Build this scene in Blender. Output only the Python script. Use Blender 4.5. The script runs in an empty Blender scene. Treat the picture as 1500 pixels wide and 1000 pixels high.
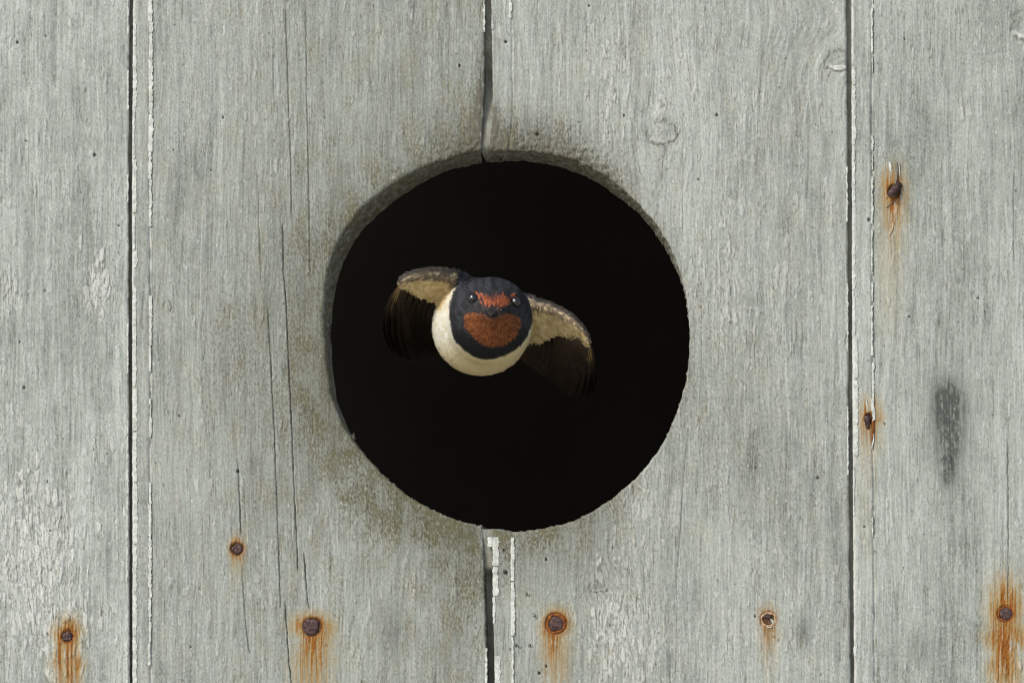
import bpy, math, random
import numpy as np
from mathutils import Vector, Matrix

random.seed(7)
RNG = np.random.default_rng(7)
SC = bpy.context.scene
COL = SC.collection

# ------------------------------------------------------------------ camera
# one "unit" below is 0.16 mm on the wall (the picture is 1500 units wide)
D, LENS = 6.0, 900.0
S = D * 36.0 / LENS / 1500.0
YAW, PITCH = math.radians(7.0), math.radians(5.0)
ZC = 1.70
TARGET = Vector((0, 0, ZC))
CAM = TARGET + D * Vector((math.sin(YAW) * math.cos(PITCH), -math.cos(YAW) * math.cos(PITCH), -math.sin(PITCH)))
cam_data = bpy.data.cameras.new('camera')
cam_data.lens, cam_data.sensor_width, cam_data.sensor_fit = LENS, 36.0, 'HORIZONTAL'
cam_data.clip_start, cam_data.clip_end = 0.1, 400.0
cam = bpy.data.objects.new('camera', cam_data)
cam.location = CAM
FWD = (TARGET - CAM).normalized()
cam.rotation_euler = FWD.to_track_quat('-Z', 'Y').to_euler()
COL.objects.link(cam)
SC.camera = cam
RGT = FWD.cross(Vector((0, 0, 1))).normalized()
UPV = RGT.cross(FWD).normalized()

# ------------------------------------------------------------------ daylight: bright overcast
SUN_DIR = Vector((-0.50, -0.62, 0.62)).normalized()      # towards the sun
SUN_EL = math.asin(SUN_DIR.z)
SUN_AZ = math.atan2(SUN_DIR.x, SUN_DIR.y)
world = bpy.data.worlds.new('World')
SC.world = world
world.use_nodes = True
wn = world.node_tree
bg = wn.nodes['Background']
sky = wn.nodes.new('ShaderNodeTexSky')
sky.sky_type = 'NISHITA'
sky.sun_disc = False
sky.sun_elevation, sky.sun_rotation = SUN_EL, SUN_AZ
sky.air_density, sky.dust_density, sky.ozone_density = 1.0, 1.6, 1.0
wn.links.new(sky.outputs[0], bg.inputs['Color'])
bg.inputs['Strength'].default_value = 0.10
sun_data = bpy.data.lights.new('sun', 'SUN')
sun_data.energy, sun_data.angle = 1.4, math.radians(18)
sun_data.color = (1.0, 0.975, 0.93)
sun = bpy.data.objects.new('sun', sun_data)
sun.rotation_euler = SUN_DIR.to_track_quat('Z', 'Y').to_euler()
sun.location = (-3, -4, 5)
COL.objects.link(sun)
SC.view_settings.view_transform = 'Standard'
SC.view_settings.look = 'None'
SC.view_settings.gamma = 1.0
SC.view_settings.exposure = 0.63
SC.cycles.filter_width = 1.1
SC.cycles.use_denoising = True

# ------------------------------------------------------------------ mapping helpers
SX, SZ = S / math.cos(YAW), S / math.cos(PITCH)
THICK = 0.0155                                            # plank thickness, metres


def wall_xyz(u, v, h):
    """wall units (u right, v down) and height h above the wall face -> metres"""
    return (u - 750) * SX, -h * S, ZC - (v - 500) * SZ


def at(px, py, y):
    """points at depth y (metres behind the wall face) seen in direction (px, py)"""
    px, py, y = np.broadcast_arrays(np.asarray(px, float), np.asarray(py, float), np.asarray(y, float))
    k = 36.0 / LENS / 1500
    d = [FWD[i] + (px - 750) * k * RGT[i] + (500 - py) * k * UPV[i] for i in range(3)]
    t = (y - CAM.y) / d[1]
    return np.stack([CAM[i] + t * d[i] for i in range(3)], -1)


# ------------------------------------------------------------------ noise
_P = np.random.default_rng(11).permutation(8192).astype(np.int32)
_ANG = np.random.default_rng(12).random(8192).astype(np.float32) * 2 * math.pi
_GX, _GY = np.cos(_ANG), np.sin(_ANG)
_R1 = np.random.default_rng(13).random(8192).astype(np.float32)
_R2 = np.random.default_rng(14).random(8192).astype(np.float32)
_R3 = np.random.default_rng(15).random(8192).astype(np.float32)


def _hash(ix, iy, seed):
    return _P[(_P[(ix + seed * 131) & 8191] + iy + seed * 17) & 8191]


def noise(x, y, seed=0):
    """gradient noise, about -1..1"""
    x, y = np.asarray(x, np.float32), np.asarray(y, np.float32)
    x0, y0 = np.floor(x), np.floor(y)
    fx, fy = x - x0, y - y0
    ix, iy = x0.astype(np.int32), y0.astype(np.int32)
    sx = fx * fx * (3 - 2 * fx)
    sy = fy * fy * (3 - 2 * fy)

    def g(dx, dy):
        h = _hash(ix + dx, iy + dy, seed)
        return _GX[h] * (fx - dx) + _GY[h] * (fy - dy)
    n0 = g(0, 0)
    n0 += (g(1, 0) - n0) * sx
    n1 = g(0, 1)
    n1 += (g(1, 1) - n1) * sx
    return (n0 + (n1 - n0) * sy) * 1.5


def fbm(x, y, seed=0, octaves=3, gain=0.55):
    s, a = 0, 1.0
    for i in range(octaves):
        s = s + a * noise(x * 2 ** i, y * 2 ** i, seed + 17 * i)
        a *= gain
    return s


def cells(x, y, seed):
    """cellular noise: nearest and second distances, a random number per cell"""
    x, y = np.asarray(x, np.float32), np.asarray(y, np.float32)
    ix, iy = np.floor(x).astype(np.int32), np.floor(y).astype(np.int32)
    f1 = np.full(x.shape, 9.0, np.float32)
    f2 = f1.copy()
    cid = np.zeros(x.shape, np.float32)
    for dx in (-1, 0, 1):
        for dy in (-1, 0, 1):
            h = _hash(ix + dx, iy + dy, seed)
            d = np.hypot(x - (ix + dx + _R1[h]), y - (iy + dy + _R2[h]))
            near = d < f1
            f2 = np.where(near, f1, np.minimum(f2, d))
            cid = np.where(near, _R3[h], cid)
            f1 = np.where(near, d, f1)
    return f1, f2, cid


def sst(a, b, x):
    t = np.clip((x - a) / (b - a), 0, 1)
    return t * t * (3 - 2 * t)


def blob(u, v, cu, cv, ru, rv):
    return np.exp(-((u - cu) / ru) ** 2 - ((v - cv) / rv) ** 2)


# ------------------------------------------------------------------ materials
def new_mat(name):
    m = bpy.data.materials.new(name)
    m.use_nodes = True
    nt = m.node_tree
    return m, nt, nt.nodes['Principled BSDF']


def node(nt, kind, **kw):
    n = nt.nodes.new(kind)
    for k, val in kw.items():
        if k in n.inputs:
            n.inputs[k].default_value = val
        else:
            setattr(n, k, val)
    return n


def mixc(nt, a, b, f, mode='MIX'):
    n = nt.nodes.new('ShaderNodeMix')
    n.data_type, n.blend_type = 'RGBA', mode
    for sock, val in ((n.inputs[6], a), (n.inputs[7], b), (n.inputs[0], f)):
        if isinstance(val, bpy.types.NodeSocket):
            nt.links.new(val, sock)
        elif isinstance(val, tuple):
            sock.default_value = (*val, 1)
        else:
            sock.default_value = val
    return n.outputs[2]


def math_n(nt, op, a, b, clamp=False):
    n = nt.nodes.new('ShaderNodeMath')
    n.operation, n.use_clamp = op, clamp
    for sock, val in ((n.inputs[0], a), (n.inputs[1], b)):
        if isinstance(val, bpy.types.NodeSocket):
            nt.links.new(val, sock)
        else:
            sock.default_value = val
    return n.outputs[0]


def noise_tex(nt, scale, stretch=(1, 1, 1), detail=3.0, rough=0.6):
    tc = nt.nodes.new('ShaderNodeTexCoord')
    mp = nt.nodes.new('ShaderNodeMapping')
    mp.inputs['Scale'].default_value = stretch
    nt.links.new(tc.outputs['Object'], mp.inputs[0])
    t = node(nt, 'ShaderNodeTexNoise', Scale=scale, Detail=detail, Roughness=rough)
    nt.links.new(mp.outputs[0], t.inputs['Vector'])
    return t.outputs[0]


def wood_material():
    m, nt, b = new_mat('weathered_painted_wood')
    A = node(nt, 'ShaderNodeAttribute', attribute_name='mask_a')
    B = node(nt, 'ShaderNodeAttribute', attribute_name='mask_b')
    sa = nt.nodes.new('ShaderNodeSeparateColor')
    sb = nt.nodes.new('ShaderNodeSeparateColor')
    nt.links.new(A.outputs['Color'], sa.inputs[0])
    nt.links.new(B.outputs['Color'], sb.inputs[0])
    white, dirt, rust, ochre = sa.outputs[0], sa.outputs[1], sa.outputs[2], A.outputs['Alpha']
    crack, mould, algae, tone = sb.outputs[0], sb.outputs[1], sb.outputs[2], B.outputs['Alpha']
    grain = noise_tex(nt, 2200, (1, 1, 0.05), 4, 0.65)
    speck = noise_tex(nt, 2600, (1, 1, 0.6), 3, 0.6)
    t = math_n(nt, 'ADD', tone, math_n(nt, 'MULTIPLY', math_n(nt, 'SUBTRACT', grain, 0.5), 0.60))
    t = math_n(nt, 'ADD', t, math_n(nt, 'MULTIPLY', math_n(nt, 'SUBTRACT', speck, 0.5), 0.85), True)
    c = mixc(nt, (0.175, 0.191, 0.168), (0.60, 0.646, 0.588), t)
    c = mixc(nt, c, (0.73, 0.735, 0.68), white)
    c = mixc(nt, c, (0.098, 0.088, 0.062), dirt)
    c = mixc(nt, c, (0.105, 0.105, 0.062), algae)
    c = mixc(nt, c, (0.42, 0.275, 0.060), ochre)
    rc = mixc(nt, (0.085, 0.022, 0.005), (0.46, 0.165, 0.013), speck)
    c = mixc(nt, c, rc, rust)
    c = mixc(nt, c, (0.055, 0.06, 0.05), mould)
    c = mixc(nt, c, (0.02, 0.017, 0.012), crack)
    nt.links.new(c, b.inputs['Base Color'])
    b.inputs['Roughness'].default_value = 0.72
    b.inputs['Specular IOR Level'].default_value = 0.3
    bump = node(nt, 'ShaderNodeBump', Strength=0.40, Distance=0.00012)
    hgt = math_n(nt, 'ADD', grain, math_n(nt, 'MULTIPLY', speck, 0.6))
    nt.links.new(hgt, bump.inputs['Height'])
    nt.links.new(bump.outputs[0], b.inputs['Normal'])
    return m


def plain_mat(name, c1, c2, scale, rough=0.7, metallic=0.0, spec=0.4, bump=0.0, stretch=(1, 1, 1)):
    m, nt, b = new_mat(name)
    t = noise_tex(nt, scale, stretch, 4, 0.6)
    ramp = nt.nodes.new('ShaderNodeMapRange')
    ramp.inputs[1].default_value, ramp.inputs[2].default_value = 0.35, 0.65
    nt.links.new(t, ramp.inputs[0])
    nt.links.new(mixc(nt, c1, c2, ramp.outputs[0]), b.inputs['Base Color'])
    b.inputs['Roughness'].default_value = rough
    b.inputs['Metallic'].default_value = metallic
    b.inputs['Specular IOR Level'].default_value = spec
    if bump:
        bn = node(nt, 'ShaderNodeBump', Strength=0.8, Distance=bump)
        nt.links.new(t, bn.inputs['Height'])
        nt.links.new(bn.outputs[0], b.inputs['Normal'])
    return m


def plumage_mat(name, rough=0.65, sheen=0.0):
    m, nt, b = new_mat(name)
    A = node(nt, 'ShaderNodeAttribute', attribute_name='plumage')
    t = noise_tex(nt, 2500, (1, 1, 1), 3)
    k = math_n(nt, 'ADD', math_n(nt, 'MULTIPLY', t, 0.4), 0.8)
    cc = nt.nodes.new('ShaderNodeCombineColor')
    for i in range(3):
        nt.links.new(k, cc.inputs[i])
    nt.links.new(mixc(nt, A.outputs['Color'], cc.outputs[0], 1.0, 'MULTIPLY'), b.inputs['Base Color'])
    b.inputs['Roughness'].default_value = rough
    b.inputs['Specular IOR Level'].default_value = 0.25
    return m


M_WOOD = wood_material()
M_FLAKE = plain_mat('flaking_white_paint', (0.47, 0.48, 0.42), (0.76, 0.77, 0.70), 700, 0.6, bump=0.0002)
M_SLIVER = plain_mat('torn_grey_wood', (0.16, 0.14, 0.10), (0.34, 0.31, 0.25), 1500, 0.85, stretch=(1, 1, 0.15))
M_IRON = plain_mat('rusty_iron', (0.030, 0.018, 0.018), (0.14, 0.080, 0.070), 1300, 0.6, 0.3, 0.4, 0.00025)
M_RUST = plain_mat('rust_crust', (0.12, 0.03, 0.008), (0.36, 0.12, 0.015), 1100, 0.85, bump=0.0003)
M_STAINED = plain_mat('rust_stained_paint', (0.30, 0.12, 0.03), (0.66, 0.50, 0.30), 900, 0.6, bump=0.0002)
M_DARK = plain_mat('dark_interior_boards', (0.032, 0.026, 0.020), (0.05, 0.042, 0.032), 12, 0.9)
M_GROUND = plain_mat('pale_bounce_ground', (0.38, 0.35, 0.28), (0.52, 0.48, 0.38), 9, 0.95)  # unseen ground, made pale to bounce light up under the bird
M_PLUME = plumage_mat('plumage')
M_EYE = plain_mat('dark_eye', (0.004, 0.003, 0.002), (0.006, 0.004, 0.003), 50, 0.16, spec=1.0)
M_BEAK = plain_mat('beak_horn', (0.010, 0.010, 0.010), (0.035, 0.031, 0.028), 1800, 0.33, bump=0.0002)
M_VANE = plain_mat('flight_feather_brown', (0.050, 0.034, 0.022), (0.085, 0.058, 0.037), 500, 0.55, stretch=(1, .1, 1))
M_SHAFT = plain_mat('pale_feather_shaft', (0.30, 0.20, 0.09), (0.45, 0.32, 0.15), 500, 0.5)
M_DSHAFT = plain_mat('dark_feather_shaft', (0.05, 0.036, 0.024), (0.09, 0.065, 0.04), 500, 0.5)
M_WATER, _nt, _b = new_mat('water_drop')
_b.inputs['Transmission Weight'].default_value = 1.0
_b.inputs['Roughness'].default_value = 0.02
_b.inputs['IOR'].default_value = 1.33


# ------------------------------------------------------------------ mesh helpers
def mesh_obj(name, verts, faces, mat, parent=None, smooth=True, attrs=None):
    me = bpy.data.meshes.new(name)
    verts = np.asarray(verts, np.float32)
    if isinstance(faces, np.ndarray):
        n, k = faces.shape
        me.vertices.add(len(verts))
        me.vertices.foreach_set('co', verts.ravel())
        me.loops.add(n * k)
        me.loops.foreach_set('vertex_index', faces.astype(np.int32).ravel())
        me.polygons.add(n)
        me.polygons.foreach_set('loop_start', np.arange(0, n * k, k, dtype=np.int32))
        me.update(calc_edges=True)
    else:
        me.from_pydata([tuple(map(float, q)) for q in verts], [], faces)
    me.polygons.foreach_set('use_smooth', np.full(len(me.polygons), smooth))
    for an, arr in (attrs or {}).items():
        a = me.attributes.new(an, 'FLOAT_COLOR', 'POINT')
        a.data.foreach_set('color', np.asarray(arr, np.float32).ravel())
    me.validate()
    me.update()
    if mat:
        me.materials.append(mat)
    o = bpy.data.objects.new(name, me)
    COL.objects.link(o)
    if parent:
        o.parent = parent
    return o


def thing(name, label, cat, loc=(0, 0, 0)):
    o = bpy.data.objects.new(name, None)
    o.location = loc
    o.empty_display_size = 0.02
    COL.objects.link(o)
    o['label'], o['category'] = label, cat
    return o


# ------------------------------------------------------------------ ground and the dark shed behind the wall
g = mesh_obj('ground', [(-60, -60, 0), (60, -60, 0), (60, 60, 0), (-60, 60, 0)], [(0, 1, 2, 3)], M_GROUND)
g['kind'] = 'structure'
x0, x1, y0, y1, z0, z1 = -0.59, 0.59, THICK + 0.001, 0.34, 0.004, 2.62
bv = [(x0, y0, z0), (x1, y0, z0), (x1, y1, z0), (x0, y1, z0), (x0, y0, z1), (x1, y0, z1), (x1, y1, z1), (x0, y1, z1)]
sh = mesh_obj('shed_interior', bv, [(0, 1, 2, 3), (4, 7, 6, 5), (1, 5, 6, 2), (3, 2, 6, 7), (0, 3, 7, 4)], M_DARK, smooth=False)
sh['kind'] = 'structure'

# ------------------------------------------------------------------ the hole: outline at the wall face and at the back
HC = np.array([745.0, 507.0])
FRONT = [(700, 221), (725, 221), (760, 222), (800, 226), (850, 240), (900, 270), (945, 312), (970, 345), (990, 385), (1003, 430),
         (1009, 480), (1009, 520), (1004, 560), (991, 605), (976, 640), (950, 681), (915, 716), (880, 742), (840, 763), (800, 773),
         (757, 778), (738, 776), (726, 776), (713, 769), (690, 766), (660, 756), (620, 738), (590, 718), (560, 692), (540, 670),
         (520, 646), (506, 625), (494, 600), (486, 575), (481, 545), (477, 500), (475, 450), (479, 405), (490, 366), (509, 330),
         (539, 296), (575, 270), (610, 249), (650, 235), (680, 225)]
BACK = [(690, 242), (720, 238), (760, 236), (800, 240), (850, 255), (900, 285), (940, 318), (965, 350), (986, 385), (1003, 425),
        (1014, 480), (1016, 520), (1010, 562), (998, 608), (982, 644), (956, 686), (920, 722), (884, 748), (842, 769), (800, 779),
        (757, 784), (725, 783), (690, 773), (656, 763), (616, 744), (586, 723), (556, 697), (535, 674), (515, 649), (503, 627),
        (491, 600), (485, 575), (484, 545), (484, 500), (488, 450), (495, 410), (507, 375), (525, 345), (550, 318), (580, 293),
        (615, 270), (650, 252)]


def polar(pts):
    p = np.array(pts, float) - HC
    th = np.arctan2(p[:, 1], p[:, 0])
    r = np.hypot(p[:, 0], p[:, 1])
    o = np.argsort(th)
    th, r = th[o], r[o]
    th = np.concatenate([th[-3:] - 2 * math.pi, th, th[:3] + 2 * math.pi])
    r = np.concatenate([r[-3:], r, r[:3]])
    return th, r


_FT, _FR = polar(FRONT)
_BT, _BR = polar(BACK)


def r_front(th):
    r = np.interp(th, _FT, _FR)
    return r + 1.1 * noise(th * 14, th * 0 + 3.3, 91) + 0.8 * noise(th * 45, th * 0 + 1.3, 92)


def r_back(th):
    return np.interp(th, _BT, _BR) + 1.4 * noise(th * 18, th * 0 + 7.3, 93) + 0.8 * noise(th * 60, th * 0 + 2.3, 94)


def edge_round(th):
    """radius of the worn arris of the hole, wide at upper left"""
    a = np.cos(th - math.radians(-145))
    return 3.0 + 3.5 * sst(-0.1, 0.9, a)


# ------------------------------------------------------------------ planks
# left and right edges of each plank as (v, u) polylines
EDGES = {
    1: ([(-400, -336), (1400, -336)], [(0, 187.2), (200, 186.0), (420, 186.6), (700, 187.4), (1000, 189.0)]),
    2: ([(0, 193.0), (150, 192.3), (300, 191.6), (500, 192.3), (1000, 193.4)],
        [(0, 708), (100, 709), (160, 708), (225, 704), (300, 706), (700, 706), (780, 707), (850, 709), (1000, 713)]),
    3: ([(0, 719), (60, 720.5), (140, 721.5), (170, 721), (225, 715), (300, 716), (700, 720), (780, 721.2), (850, 721), (1000, 724.5)],
        [(0, 1238.5), (120, 1239.5), (230, 1240.5), (320, 1240), (500, 1242), (600, 1241), (800, 1242.5), (1000, 1244)]),
    4: ([(0, 1246.5), (120, 1246.5), (300, 1247), (600, 1247.3), (1000, 1249.5)], [(-400, 1771), (1400, 1771)]),
}
for k in range(5, 11):                                   # planks beside the ones in view
    i = (k - 5) // 2
    if k % 2:
        EDGES[k] = ([(0, 1777 + 530 * i), (1, 1777 + 530 * i)], [(0, 2301 + 530 * i), (1, 2301 + 530 * i)])
    else:
        EDGES[k] = ([(0, -866 - 530 * i), (1, -866 - 530 * i)], [(0, -342 - 530 * i), (1, -342 - 530 * i)])


def edge_u(poly, v, seed):
    p = np.array(poly, float)
    return np.interp(v, p[:, 0], p[:, 1]) + 0.7 * noise(v / 23.0, v * 0 + seed, 55) + 0.4 * noise(v / 7.0, v * 0 + seed, 56)


CRACKS = [  # plank, polyline (u, v), half width, darkness
    (2, [(417, 0), (421, 120), (425, 220), (427, 325)], .75, .7),
    (2, [(413, 315), (415, 400), (419, 440), (422, 520), (427, 620), (430, 700), (437, 840)], 1.0, .9),
    (2, [(447, 0), (449, 150), (452, 280), (454, 410)], .6, .6),
    (2, [(399, 0), (400, 130), (402, 160)], .4, .5),
    (2, [(376, 240), (379, 330), (382, 420)], .4, .5),
    (2, [(391, 440), (396, 520), (402, 640), (405, 720), (408, 800), (411, 892)], .8, .8),
    (2, [(444, 795), (447, 830), (450, 870), (454, 897)], 1.0, .9),
    (2, [(417, 868), (420, 920), (423, 960), (428, 1010)], 1.2, .95),
    (2, [(346, 660), (349, 685), (351, 740), (353, 785)], .7, .8),
    (2, [(354, 815), (356, 860), (360, 910), (366, 960)], .6, .75),
    (3, [(1006, 640), (1000, 720), (995, 800), (990, 850), (992, 900), (989, 1000)], .35, .45),
    (3, [(829, 0), (829, 110), (831, 190)], .25, .25),
    (3, [(1000, 120), (1001, 240), (999, 330)], .25, .25),
    (4, [(1474, 640), (1475, 780), (1474, 890)], .6, .7),
    (4, [(1484, 250), (1483, 330), (1484, 400)], .4, .5),
    (4, [(1321, 20), (1320, 180)], .25, .25),
]
# nails: plank, u, v, head radius, stain width, stain length below, stain above, strength
NAILS = [
    (1, 98, 925, 8.5, 24, 130, 34, 1.05),
    (2, 347, 800, 8.5, 14, 30, 24, 0.8),
    (2, 458, 915, 12.5, 33, 110, 26, 1.0),
    (3, 814, 913, 13.5, 26, 75, 27, 1.0),
    (3, 1125, 910, 10.0, 18, 55, 30, 0.6),
    (4, 1309, 287, 8.5, 22, 62, 44, 1.0),
    (4, 1273, 618, 7.0, 21, 42, 38, 0.85),
    (4, 1470, 905, 10.5, 30, 200, 65, 1.15),
]
KNOTS = [(3, 970, 198, 22, 18), (3, 1230, 95, 21, 15), (4, 1497, 46, 15, 22), (3, 877, 860, 15, 8), (2, 245, 443, 6, 8)]
HOLES = [(741, 838, 3.4), (23, 53, 2.2), (65, 44, 1.5), (124, 125, 1.3), (137, 220, 2.6), (36, 198, 1.6), (173, 324, 2.0), (34, 560, 2.6),
         (262, 604, 1.8), (326, 167, 1.7), (308, 244, 1.3), (253, 214, 1.2), (673, 95, 2.0), (348, 686, 2.6), (741, 61, 2.6), (787, 197, 3.2),
         (863, 10, 1.8), (1050, 172, 2.4), (914, 171, 1.8), (1023, 266, 1.8), (848, 180, 1.2), (1272, 328, 2.6), (1331, 470, 2.0),
         (1431, 444, 2.0), (1325, 64, 1.4), (1295, 626, 1.6), (1265, 776, 2.0), (1197, 704, 2.4), (772, 870, 2.6), (783, 901, 2.4),
         (757, 945, 2.6), (776, 945, 2.6), (800, 819, 2.0), (738, 805, 2.0), (800, 975, 1.8), (790, 985, 2.4), (748, 950, 1.8), (279, 942, 1.6),
         (68, 698, 1.4), (73, 770, 1.6), (64, 418, 1.2), (27, 493, 1.6), (1106, 688, 1.6), (1105, 905, 1.6)]


def fields(k, U, V):
    """height (units) and colour masks of plank k on a grid"""
    q = k * 37.7
    t = U - edge_u(EDGES[k][0], V, k)
    tr = edge_u(EDGES[k][1], V, k + 0.5) - U
    # grain direction bends round the knots
    Uw = U + 7 * noise(U / 150, V / 420 + q, 1) + 1.8 * noise(U / 25, V / 90 + q, 2)
    for kk, cu, cv, ru, rv in KNOTS:
        if kk == k:
            Uw = Uw - (U - cu) * 0.75 * blob(U, V, cu, cv, ru * 2.0, rv * 4.0)
    if k == 3:                                            # grain sweeps aside above the edge knot
        Uw = Uw - 40 * blob(U, V, 1235, 40, 90, 55)
    g1 = noise(Uw / 2.6, V / 70 + q, 3)
    g2 = noise(Uw / 5.5, V / 130 + q, 4)
    g3 = noise(Uw / 15, V / 260 + q, 5)
    g4 = fbm(U / 80, V / 300 + q, 6, 3)
    sp = noise(U / 2.3, V / 4.5 + q, 7)
    sp2 = fbm(U / 6.0, V / 11 + q, 8, 2)
    mott = fbm(U / 28, V / 45 + q, 9, 3)
    g0 = noise(Uw / 1.7, V / 38 + q, 27)
    fine = noise(U / 1.6, V / 2.6 + q, 28)
    line = sst(0.25, 0.6, noise(Uw / 2.2, V / 110 + q, 29)) * sst(-0.1, 0.4, noise(U / 18, V / 40 + q, 30))
    H = 0.20 * g0 + 0.25 * g1 + 0.30 * g2 + 0.5 * g3 + 0.14 * sp + 0.12 * sp2 + 0.16 * fine
    tone = ({1: .52, 2: .47, 3: .52, 4: .49}.get(k, .5) + 0.07 * blob(U, V, 960, 130, 130, 150) + 0.07 * blob(U, V, 40, 850, 130, 200) + 0.05 * blob(U, V, 1080, 420, 80, 160) + 0.11 * noise(U / 120, V / 420 + q, 42) + 0.08 * g0 + 0.10 * g1 + 0.12 * g2 + 0.12 * g3 + 0.17 * g4 + 0.11 * sp + 0.12 * sp2 + 0.13 * mott + 0.13 * fine - 0.15 * line)
    # where old paint still stands in scales
    dens = 0.03 + 0.07 * g4 + 0.07 * noise(U / 60, V / 100 + q, 10)
    for cu, cv, ru, rv, s in ((50, 780, 65, 90, .55), (60, 900, 80, 90, .40), (140, 415, 22, 48, .60), (12, 430, 18, 34, .40), (0, 560, 60, 90, .15),
                              (900, 130, 45, 80, .26), (890, 270, 60, 60, .25), (1060, 420, 55, 120, .26), (1090, 180, 45, 40, .25),
                              (925, 720, 35, 60, .34), (900, 900, 60, 90, .36), (930, 960, 60, 50, .3), (640, 880, 60, 70, .10), (505, 770, 55, 60, .15),
                              (95, 960, 26, 60, .3), (1471, 970, 18, 60, .40), (1309, 320, 9, 26, .6), (1306, 255, 6, 12, .6), (620, 60, 80, 60, .08),
                              (380, 130, 40, 120, .12), (1130, 860, 60, 100, .14), (380, 850, 80, 90, .10), (980, 120, 40, 90, .15)):
        dens = dens + s * blob(U, V, cu, cv, ru, rv)
    f1, f2, cid = cells(Uw / 5.0 + 0.25 * g2, V / 18 + 0.5 * noise(U / 8, V / 12, 12) + q, 13)
    fe = f2 - f1
    fl1 = (cid < dens) * sst(0.03, 0.20, fe + 0.16 * sp + 0.1 * fine)
    f1b, f2b, cidb = cells(Uw / 2.7 + 0.2 * g1, V / 9 + 0.4 * noise(U / 5, V / 8, 14) + q * 2, 15)
    feb = f2b - f1b
    fl2 = (cidb < 0.10 + dens) * sst(0.05, 0.3, feb + 0.2 * sp)
    d3 = 0.0 * U
    for cu, cv, ru, rv, s in ((55, 770, 70, 75, .42), (75, 890, 70, 80, .26), (143, 405, 18, 40, .6), (12, 430, 16, 26, .4), (100, 970, 24, 40, .3),
                              (1471, 965, 14, 50, .3), (900, 920, 40, 80, .2), (925, 700, 25, 60, .22), (1050, 400, 40, 90, .10), (895, 120, 30, 60, .12)):
        d3 = d3 + s * blob(U, V, cu, cv, ru, rv)
    f1c, f2c, cidc = cells(Uw / 5.6 + 0.25 * g2, V / 24 + 0.35 * noise(U / 8, V / 12, 34) + q, 35)
    fec = f2c - f1c
    fl3 = (cidc < d3) * sst(0.10, 0.26, fec + 0.14 * sp + 0.1 * fine)
    rnd = (cid * 77.7) % 1.0
    rndb = (cidb * 55.5) % 1.0
    H = H + 0.95 * fl1 * (0.5 + 0.5 * rnd) + 0.40 * fl2 * (0.4 + 0.6 * rndb) + 1.5 * fl3 * (0.5 + 0.5 * ((cidc * 91.3) % 1))
    wamt = np.clip(0.30 + 1.1 * dens, 0, 0.9)
    white = np.maximum(fl1 * wamt * (0.55 + 0.45 * rnd), fl2 * np.clip(0.22 + 1.0 * dens, 0, .8) * (0.4 + 0.6 * rndb))
    white = np.maximum(white, (0.45 + 0.35 * ((cidc * 63.1) % 1)) * fl3)
    # worn films of old white paint dragged along the grain
    film = sst(0.15, 0.55, noise(Uw / 8, V / 65 + q, 39) + 0.45 * noise(U / 35, V / 80 + q, 40) + 0.12 * sp)
    film = film * np.clip(0.55 + 0.7 * sp + 0.6 * fine + 0.5 * g1, 0, 1.2)
    white = np.maximum(white, np.clip({1: .34, 2: .22, 3: .34, 4: .26}.get(k, .3) * film, 0, 0.6))
    H = H + 0.25 * film
    # thin dark seams round the scales: dirt, with edge shade put into the colour
    seam = np.maximum((cid < dens * 1.2) * (1 - sst(0.0, 0.12, fe)), 0.7 * (cidb < 0.15 + dens) * (1 - sst(0, 0.15, feb)))
    seam = np.maximum(seam * (1 - fl3), 1.1 * (cidc < d3) * (1 - sst(0.03, 0.13, fec)))
    dirt = 0.42 * seam + 0.10 * line + 0.22 * sst(0.35, 0.75, noise(U / 2.4, V / 3.6 + q, 19)) 
    # hair cracks along the grain
    rid = 1 - np.abs(noise(Uw / 6.0, V / 130 + q, 16)) * 14
    hair = np.clip(rid, 0, 1) * sst(0.15, 0.5, noise(U / 26, V / 60 + q, 17) + 0.15)
    H = H - 0.9 * hair
    dirt = dirt + 0.34 * hair
    # fine dark specks, and brown weathering in short upright patches
    speckd = sst(0.42, 0.75, noise(U / 1.9, V / 2.5 + q, 36)) * np.clip(0.45 + 0.6 * mott + 0.4 * (k == 2) + 0.15 * (k == 3), 0, 1.2)
    brown = sst(0.05, 0.6, noise(Uw / 9, V / 48 + q, 37) + 0.3 * mott) * np.clip(0.5 + 0.9 * sp + 0.5 * fine, 0, 1.3)
    dirt = dirt + 0.42 * speckd + {1: .04, 2: .20, 3: .13, 4: .07}.get(k, .1) * brown
    # general grime
    spots = sst(-0.15, 0.75, fbm(U / 3.0, V / 4.6 + q, 18, 3) + 0.4 * mott + 0.25 * fine)
    grime = 0.13 + 0.12 * (k == 2) * sst(280, 420, U) + 0.06 * (k == 3)
    for cu, cv, ru, rv, s in ((335, 470, 40, 70, .55), (455, 450, 45, 190, .5), (330, 560, 60, 70, .45), (640, 740, 90, 45, 1.0), (690, 800, 60, 80, .75), (430, 640, 70, 120, .25), (660, 950, 50, 80, .3),
                              (760, 800, 60, 40, .5), (560, 700, 50, 45, .75), (780, 200, 70, 26, .9), (703, 180, 14, 70, 1.0), (726, 195, 10, 40, 1.0), (640, 190, 60, 40, .2),
                              (1040, 560, 90, 160, .22), (1110, 690, 110, 80, .28), (1150, 320, 14, 40, .5), (580, 925, 18, 40, .45), (860, 820, 70, 60, .2),
                              (1175, 935, 12, 26, .6), (920, 75, 14, 30, .35), (110, 120, 14, 40, .25), (380, 750, 60, 120, .2), (1330, 950, 25, 26, .3),
                              (1400, 930, 16, 30, .3), (660, 100, 40, 90, .15), (1385, 50, 40, 50, .18), (560, 330, 60, 50, .15)):
        grime = grime + s * blob(U, V, cu, cv, ru, rv)
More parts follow.
